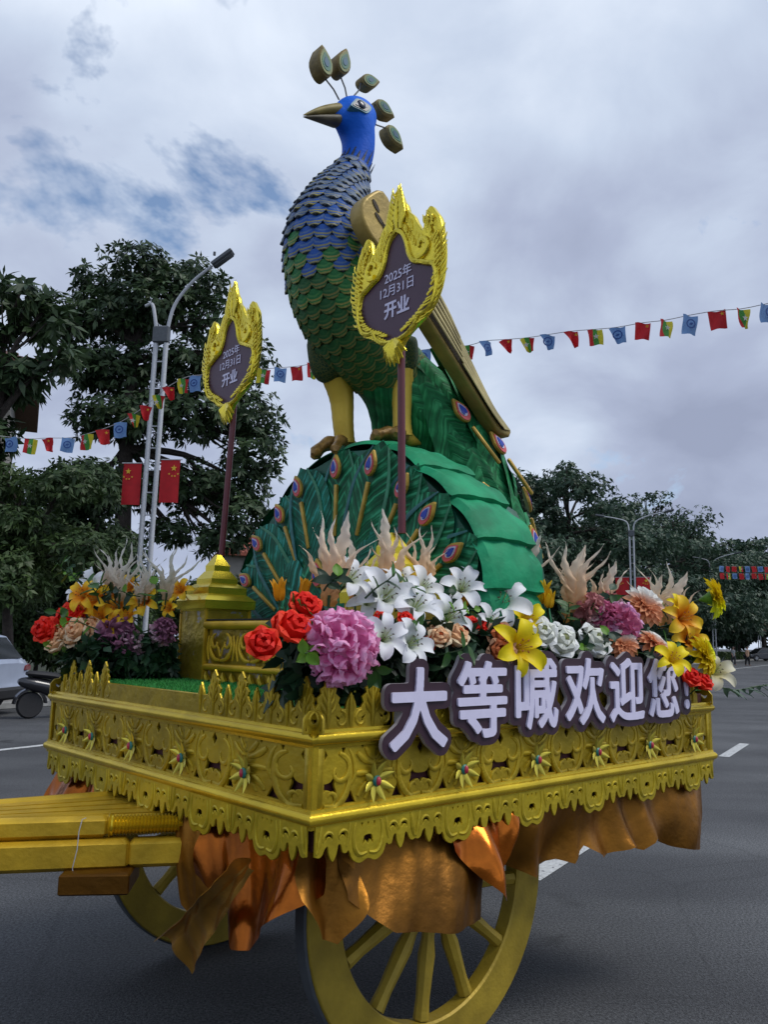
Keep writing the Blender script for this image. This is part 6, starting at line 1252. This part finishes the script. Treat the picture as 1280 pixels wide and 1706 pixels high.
# ------------------------------------------------------------------ leaf sprigs between the flowers
def leaf_g(L, W, curl=.3):
    return G().grid(lambda a, b: (L * a, (2 * b - 1) * W * math.sin(PI * min(1, a ** .85)) ** .85, -curl * L * a * a + .25 * W * abs(2 * b - 1) + .02 * L * math.sin(a * 9)), 7, 4)
LEAFS = [leaf_g(.062, .018).mesh('leaf', LEAF), leaf_g(.058, .017, .4).mesh('leaf', LEAF_D), leaf_g(.045, .017).mesh('leaf', LEAF_Y), leaf_g(.07, .016, .2).mesh('leaf', LEAF)]
def sprig(u, v, z, dirv, L, n, li, label, group, seed, sc=1.0):
    rr = random.Random(seed); root = thing('leaf_sprig', label, 'foliage', FM @ aim((u, v, z), dirv, rr.uniform(0, 6.28)), group)
    pts = [(0, 0, 0), (.03 * L, .02 * L, L * .4), (.10 * L, -.02 * L, L * .75), (.22 * L, 0, L)]; q = cr(pts, 3, False); g = G(); g.tube(q, [.004 - .0025 * i / len(q) for i in range(len(q))], 5); ob('stem', g.mesh('stem', STEM), root)
    for k in range(n):
        p = q[min(len(q) - 1, 2 + int((len(q) - 3) * k / max(1, n - 1)))]; ob('leaf', LEAFS[li if rr.random() < .75 else (li + 1) % 4], root, T(*p) @ RZ(k * 2.4 + rr.uniform(-.4, .4)) @ RY(-.5 + rr.uniform(-.5, .5)) @ SC(sc * rr.uniform(.8, 1.25)))
sp_ = []
rr = random.Random(77)
for i in range(30):
    u = -.10 + 2.62 * (i + rr.uniform(.1, .9)) / 30; top = i % 2 == 0
    sp_.append((u, rr.uniform(.12, .3) if top else rr.uniform(-.01, .10), rr.uniform(1.60, 1.72) if top else rr.uniform(1.46, 1.56), (rr.uniform(-.8, .6), -.8, rr.uniform(.3, 1.0)) if top else (rr.uniform(-.7, .7), -1, rr.uniform(-.5, .3)), rr.uniform(.08, .16), rr.choice((5, 6, 7)), rr.choice((0, 1, 1, 2, 3))))
sp_.sort(key=lambda t: scr(('', t[0], t[1])))
for i, t in enumerate(sp_): sprig(*t, '%s green leaf sprig from the left among the flowers above the letters' % ORD[i], 'leaf sprigs along the long side', 300 + i)
sp2 = []
for i in range(22):
    u = rr.uniform(-.08, .46); v = rr.uniform(1.72, 2.2); sp2.append((u, v, rr.uniform(1.48, 1.82), (-1 + rr.uniform(-.3, .8), rr.uniform(-.7, .7), rr.uniform(-.2, .8)), rr.uniform(.08, .15), rr.choice((4, 5, 6)), rr.choice((0, 0, 1, 2, 2))))
sp2.sort(key=lambda t: scr(('', t[0], t[1])))
for i, t in enumerate(sp2): sprig(*t, '%s green leaf sprig from the left in the far front bouquet' % ORD[i], 'leaf sprigs of the far bouquet', 400 + i, 1.15)
# drooping fern twig off the back corner
tw = thing('fern_twig', 'grey-green leafy twig sticking out over the road from the right end of the flowers', 'foliage', FM @ T(2.50, -.06, 1.36)); g = G(); q = cr([(0, 0, 0), (.12, -.05, -.02), (.26, -.10, .0), (.42, -.16, .01)], 4, False); g.tube(q, .0035, 5); ob('stem', g.mesh('stem', STEM), tw)
lt = leaf_g(.085, .012, .3).mesh('leaf', mat('grey_green_leaf', (.07, .13, .085), .6, 0, .2, 5, back=.2))
for k in range(18): p = q[2 + (k * (len(q) - 3)) // 18]; ob('leaf', lt, tw, T(*p) @ RZ(-.35 + (1 if k % 2 else -1) * .75 + rr.uniform(-.2, .2)) @ RX(rr.uniform(-.4, .4)) @ RY(rr.uniform(-.2, .5)))
# dark foliage the flowers are stuck into
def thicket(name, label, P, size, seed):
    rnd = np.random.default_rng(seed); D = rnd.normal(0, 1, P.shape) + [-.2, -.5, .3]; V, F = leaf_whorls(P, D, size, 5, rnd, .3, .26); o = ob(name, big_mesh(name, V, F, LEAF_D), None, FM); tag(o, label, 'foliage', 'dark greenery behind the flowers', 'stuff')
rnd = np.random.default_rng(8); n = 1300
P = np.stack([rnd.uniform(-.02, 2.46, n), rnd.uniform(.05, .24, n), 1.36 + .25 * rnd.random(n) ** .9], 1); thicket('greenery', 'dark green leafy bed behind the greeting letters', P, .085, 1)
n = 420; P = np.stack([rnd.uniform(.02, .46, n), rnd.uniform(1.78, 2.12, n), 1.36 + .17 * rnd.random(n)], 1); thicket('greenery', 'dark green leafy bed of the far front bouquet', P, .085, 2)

# ------------------------------------------------------------------ vehicles
def car(name, label, M, paint, group=None):
    root = thing(name, label, 'car', M, group)
    # body as lofted cross sections along x (front +x); widths in y, z heights: sill, belt, roof
    prof = [(-2.15, .55, .80, .74), (-2.18, .36, .98, .80), (-2.10, .30, 1.06, .86), (-1.6, .26, 1.08, .90), (0, .25, 1.06, .92), (1.0, .25, 1.02, .91), (1.6, .27, .95, .88), (2.05, .33, .85, .80), (2.18, .42, .70, .70)]
    vs = []; g = G(); n = 12
    for x, zb, zt, hw in prof:
        ring = [(-hw * .92, zb), (-hw, zb + .08), (-hw * 1.0, zb + (zt - zb) * .55), (-hw * .97, zt - .07), (-hw * .88, zt), (-hw * .3, zt + .02), (hw * .3, zt + .02), (hw * .88, zt), (hw * .97, zt - .07), (hw, zb + (zt - zb) * .55), (hw, zb + .08), (hw * .92, zb)]
        vs += [(x, y, z) for y, z in ring]
    m = len(prof); g.add(vs, [(i * n + j, (i + 1) * n + j, (i + 1) * n + (j + 1) % n, i * n + (j + 1) % n) for i in range(m - 1) for j in range(n)] + [tuple(range(n)), tuple((m - 1) * n + j for j in range(n - 1, -1, -1))])
    b = ob('body', g.mesh('body', paint, True, 30), root)
    g = G(); cab = [(-2.05, 1.05, .80), (-1.72, 1.52, .66), (-1.3, 1.63, .63), (-.2, 1.66, .64), (.4, 1.60, .63), (1.15, 1.04, .80)]; vs = []
    for x, z, hw in cab: vs += [(x, -hw, z), (x, -hw * .5, z + .03), (x, hw * .5, z + .03), (x, hw, z)]
    lo = [(-2.05, 1.0, .84), (-1.72, 1.0, .88), (-1.3, 1.0, .88), (-.2, 1.0, .88), (.4, 1.0, .88), (1.15, 1.0, .84)]
    k = len(vs)
    for x, z, hw in lo: vs += [(x, -hw, z), (x, hw, z)]
    fs = []
    for i in range(5):
        for j in range(3): fs.append((i * 4 + j, i * 4 + j + 1, (i + 1) * 4 + j + 1, (i + 1) * 4 + j))
        fs += [(k + 2 * i, i * 4, (i + 1) * 4, k + 2 * i + 2), (i * 4 + 3, k + 2 * i + 1, k + 2 * i + 3, (i + 1) * 4 + 3)]
    g.add(vs, fs); ob('cabin', g.mesh('cabin', paint, True, 25), root)
    for s in (-1, 1):
        for pts in ([(-1.95, 1.08), (-1.70, 1.46), (-1.36, 1.54), (-1.30, 1.08)], [(-1.22, 1.08), (-1.22, 1.56), (-.35, 1.58), (-.30, 1.08)], [(-.22, 1.08), (-.26, 1.58), (.32, 1.54), (.98, 1.08)]):
            g = G(); tilt = lambda z: .885 - (z - 1.0) * .39
            vs = [(x, s * (tilt(z) + .012), z) for x, z in pts] + [(x, s * (tilt(z) - .02), z) for x, z in pts]; g.add(vs, [(0, 1, 2, 3), (7, 6, 5, 4), (0, 4, 5, 1), (1, 5, 6, 2), (2, 6, 7, 3), (3, 7, 4, 0)]); ob('side_window', g.mesh('side_window', GLASS, False), root)
        for x in (-1.35, 1.38):
            g = G(); g.lathe([(.30, -.11), (.345, -.09), (.355, 0), (.345, .09), (.30, .11)], 28, RX(PI / 2)); w_ = ob('wheel', g.mesh('wheel', BLACK), root, T(x, s * .80, .355))
            g = G()
            for q in range(5): a = q * 2 * PI / 5; g.box((.14 * math.cos(a), s * .105, .14 * math.sin(a)), (.24, .03, .06), RY(-a).to_3x3())
            g.lathe([(.262, -.01), (.282, 0), (.282, .02), (.262, .03)], 28, T(0, s * .11 - .01, 0) @ RX(PI / 2)); g.lathe([(.001, 0), (.06, 0), (.05, .03)], 12, T(0, s * .11, 0) @ RX(-s * PI / 2)); ob('alloy_rim', g.mesh('alloy_rim', STEEL), w_)
            g = G(); q = [(.46 * math.cos(a), .46 * math.sin(a)) for a in np.linspace(-.1, PI + .1, 18)] + [(.38 * math.cos(a), .38 * math.sin(a)) for a in np.linspace(PI + .1, -.1, 18)]; g.prism(q, -.02, .02, T(x, s * .905, .36) @ RX(PI / 2)); ob('wheel_arch', g.mesh('wheel_arch', BLACK), root)
        g = G(); g.bbox((-2.06, s * .76, .90), (.26, .26, .16), .04); ob('tail_lamp', g.mesh('tail_lamp', mat('tail_lamp_red', (.16, .02, .025), .2, 0, .1, coat=1.0)), root)
        g = G(); g.bbox((2.02, s * .66, .76), (.22, .26, .12), .04); ob('headlamp', g.mesh('headlamp', mat('headlamp_glass', (.5, .52, .55), .15, .2, .1)), root)
        g = G(); g.tube([(-1.55, s * .60, 1.60), (-1.3, s * .60, 1.70), (0, s * .60, 1.73), (.3, s * .60, 1.64)], .022, 6); ob('roof_rail', g.mesh('roof_rail', STEEL_D), root)
    g = G(); g.bbox((-2.14, 0, .42), (.16, 1.62, .24), .05); ob('bumper', g.mesh('bumper', BLACK), root)
    g = G(); g.add([(-2.07, -.70, 1.08), (-2.07, .70, 1.08), (-1.76, .56, 1.49), (-1.76, -.56, 1.49)], [(3, 2, 1, 0)]); g.v = [(x - .015, y, z + .01) for x, y, z in g.v]; ob('rear_window', g.mesh('rear_window', GLASS, False), root)
    return root
hdg = math.atan2(RD.y, RD.x)
car('parked_car', 'silver-blue car cut off by the left edge of the picture', T(-9.42, 16.3, 0) @ RZ(PI - .05), mat('silver_blue_paint', (.46, .52, .66), .25, .2, .05, 3, coat=.6))
car('parked_car', 'dark car parked far down the road at the right edge', T(49.8, 108.5, 0) @ RZ(hdg + PI / 2 + .8), mat('black_car_paint', (.02, .022, .026), .25, .1, .05, 3, coat=.6))
# parked scooter
sc = thing('motor_scooter', 'black motor scooter half hidden behind the left end of the cart', 'scooter', T(-6.15, 16.2, 0) @ RZ(.7))
wheel = G(); wheel.lathe([(.14, -.05), (.22, -.055), (.25, 0), (.22, .055), (.14, .05)], 24, RX(PI / 2)); wm = wheel.mesh('wheel', BLACK)
PLB = mat('black_plastic', (.018, .018, .022), .25, 0, .1, coat=.5)
for x in (-.62, .62):
    w_ = ob('wheel', wm, sc, T(x, 0, .25)); g = G(); g.lathe([(.04, -.04), (.13, -.03), (.13, .03), (.04, .04)], 16, RX(PI / 2)); ob('wheel_disc', g.mesh('wheel_disc', STEEL), w_)
    g = G(); q = [(.31 * math.cos(a), .31 * math.sin(a)) for a in np.linspace(.1, PI - .1, 12)] + [(.275 * math.cos(a), .275 * math.sin(a)) for a in np.linspace(PI - .1, .1, 12)]; g.prism(q, -.07, .07, T(x, 0, .25) @ RX(PI / 2)); ob('mudguard', g.mesh('mudguard', PLB), sc)
g = G(); g.tube(cr([(.58, 0, .42), (.50, 0, .70), (.40, 0, .98)], 4, False), [.16, .17, .19, .2, .2, .19, .17, .14, .10], 12, True, .45, (1, 0, 0)); ob('leg_shield', g.mesh('leg_shield', PLB), sc)
g = G(); g.bbox((.1, 0, .34), (.62, .32, .10), .03); ob('footboard', g.mesh('footboard', PLB), sc)
g = G(); g.tube(cr([(-.12, 0, .42), (-.3, 0, .56), (-.62, 0, .64), (-.86, 0, .70)], 4, False), [.12, .15, .17, .18, .18, .18, .17, .17, .16, .14, .12, .09, .05], 14, True, .8); ob('rear_body', g.mesh('rear_body', PLB), sc)
g = G(); g.tube(cr([(-.10, 0, .76), (-.35, 0, .80), (-.72, 0, .84)], 4, False), [.08, .13, .15, .15, .15, .15, .14, .12, .08], 12, True, .45); ob('seat', g.mesh('seat', BLACK), sc)
g = G(); g.tube([(.36, -.33, 1.06), (.40, -.12, 1.02), (.40, .12, 1.02), (.36, .33, 1.06)], .018, 8); ob('handlebar', g.mesh('handlebar', STEEL_D), sc)
for s in (-1, 1): g = G(); g.tube([(.38, s * .24, 1.05), (.40, s * .30, 1.20)], .008, 6); g.ball((.40, s * .32, 1.23), (.012, .07, .045), 10, 6); ob('mirror', g.mesh('mirror', STEEL_D), sc)
g = G(); g.ball((.48, 0, .93), (.05, .09, .06), 12, 8); ob('headlight', g.mesh('headlight', mat('lamp_lens', (.5, .52, .55), .1, 0, .05)), sc)
hm = thing('helmet', 'round white helmet resting on the black scooter', 'helmet', T(-6.15, 16.2, 0) @ RZ(.7) @ T(.12, 0, .39)); g = G(); g.lathe([(.115, 0), (.135, .06), (.135, .12), (.11, .19), (.06, .235), (.005, .25)], 18); ob('shell', g.mesh('shell', mat('helmet_white', (.62, .58, .55), .3, 0, .05)), hm); g = G(); g.lathe([(.05, .005), (.118, .0), (.12, .02), (.06, .02)], 18); ob('rim', g.mesh('rim', BLACK), hm)
# ------------------------------------------------------------------ two people walking far down the road
def person(label, M, shirt, trous, step, hat=None):
    root = thing('person', label, 'person', M, 'two people walking far down the road'); SK = mat('skin', (.35, .2, .14), .6, 0, .1); g = G()
    sp = cr([(0, 0, .88, .15), (0, .01, 1.05, .14), (0, .01, 1.25, .16), (0, 0, 1.40, .13), (0, 0, 1.46, .06), (0, -.01, 1.53, .055)], 3, False) if False else None
    g.tube([(0, 0, .84), (0, 0, .95), (0, .01, 1.1), (0, .01, 1.28), (0, 0, 1.40), (0, 0, 1.46), (0, -.01, 1.54)], [.13, .155, .145, .165, .13, .06, .055], 14, True, .72, (0, 1, 0))
    g.ball((0, -.015, 1.62), (.078, .098, .118), 14, 10); g.ball((0, -.115, 1.61), (.014, .022, .022), 6, 5)
    for s in (-1, 1):
        g.ball((s * .08, 0, 1.62), (.012, .025, .03), 6, 4); k = s * step
        g.tube(cr([(s * .09, 0, .90), (s * .095, -.10 * k, .50), (s * .095, -.12 * k + .05 * abs(k), .08)], 3, False), [.085, .08, .07, .06, .055, .045, .04], 10); g.tube([(s * .095, -.12 * k + .09, .05), (s * .1, -.12 * k - .02, .05), (s * .1, -.12 * k - .14, .035)], [.04, .045, .03], 8)
        g.tube(cr([(s * .17, 0, 1.38), (s * .22, .03 * k, 1.12), (s * .22, .08 * k - .06, .88)], 3, False), [.055, .05, .046, .042, .038, .034, .03], 8); g.ball((s * .22, .09 * k - .08, .82), (.026, .035, .055), 8, 6)
        for f in range(4): g.tube([(s * .22, .09 * k - .105 + .018 * f, .78), (s * .215, .09 * k - .10 + .018 * f, .72 + .006 * abs(f - 1.5))], .009, 5)
        g.tube([(s * .205, .09 * k - .11, .82), (s * .19, .09 * k - .13, .77)], .010, 5)
    ob('body', remesh(g, .014, 3, SK, 'body'), root)
    g = G(); g.tube([(0, 0, .84), (0, 0, .95), (0, .01, 1.1), (0, .01, 1.28), (0, 0, 1.40), (0, 0, 1.44)], [.165, .175, .165, .185, .155, .085], 14, False, .74, (0, 1, 0))
    for s in (-1, 1): k = s * step; g.tube(cr([(s * .15, 0, 1.38), (s * .215, .03 * k, 1.14)], 4, False), [.075, .07, .066, .062, .06], 10)
    ob('shirt', g.mesh('shirt', shirt), root); g = G()
    for s in (-1, 1): k = s * step; g.tube(cr([(s * .085, 0, .93), (s * .095, -.10 * k, .50), (s * .095, -.12 * k + .05 * abs(k), .10)], 3, False), [.105, .10, .09, .08, .075, .07, .066], 10)
    ob('trousers', g.mesh('trousers', trous), root); g = G(); g.ball((0, .0, 1.65), (.088, .108, .10), 14, 8); ob('hair', g.mesh('hair', hat or mat('hair_black', (.015, .012, .01), .6)), root)
person('person in a grey checked top and dark trousers walking on the left of the pair', T(33.2, 78.0, 0) @ RZ(.4), mat('grey_check_top', (.22, .24, .25), .8, 0, .3, 30), mat('dark_trousers', (.03, .032, .04), .8), .8)
person('person in a tan top and black trousers walking on the right of the pair', T(34.35, 77.6, 0) @ RZ(.4), mat('tan_top', (.32, .20, .13), .8, 0, .2, 20), mat('black_trousers', (.014, .014, .016), .8), 1.0, mat('hair_brown', (.05, .03, .02), .6))
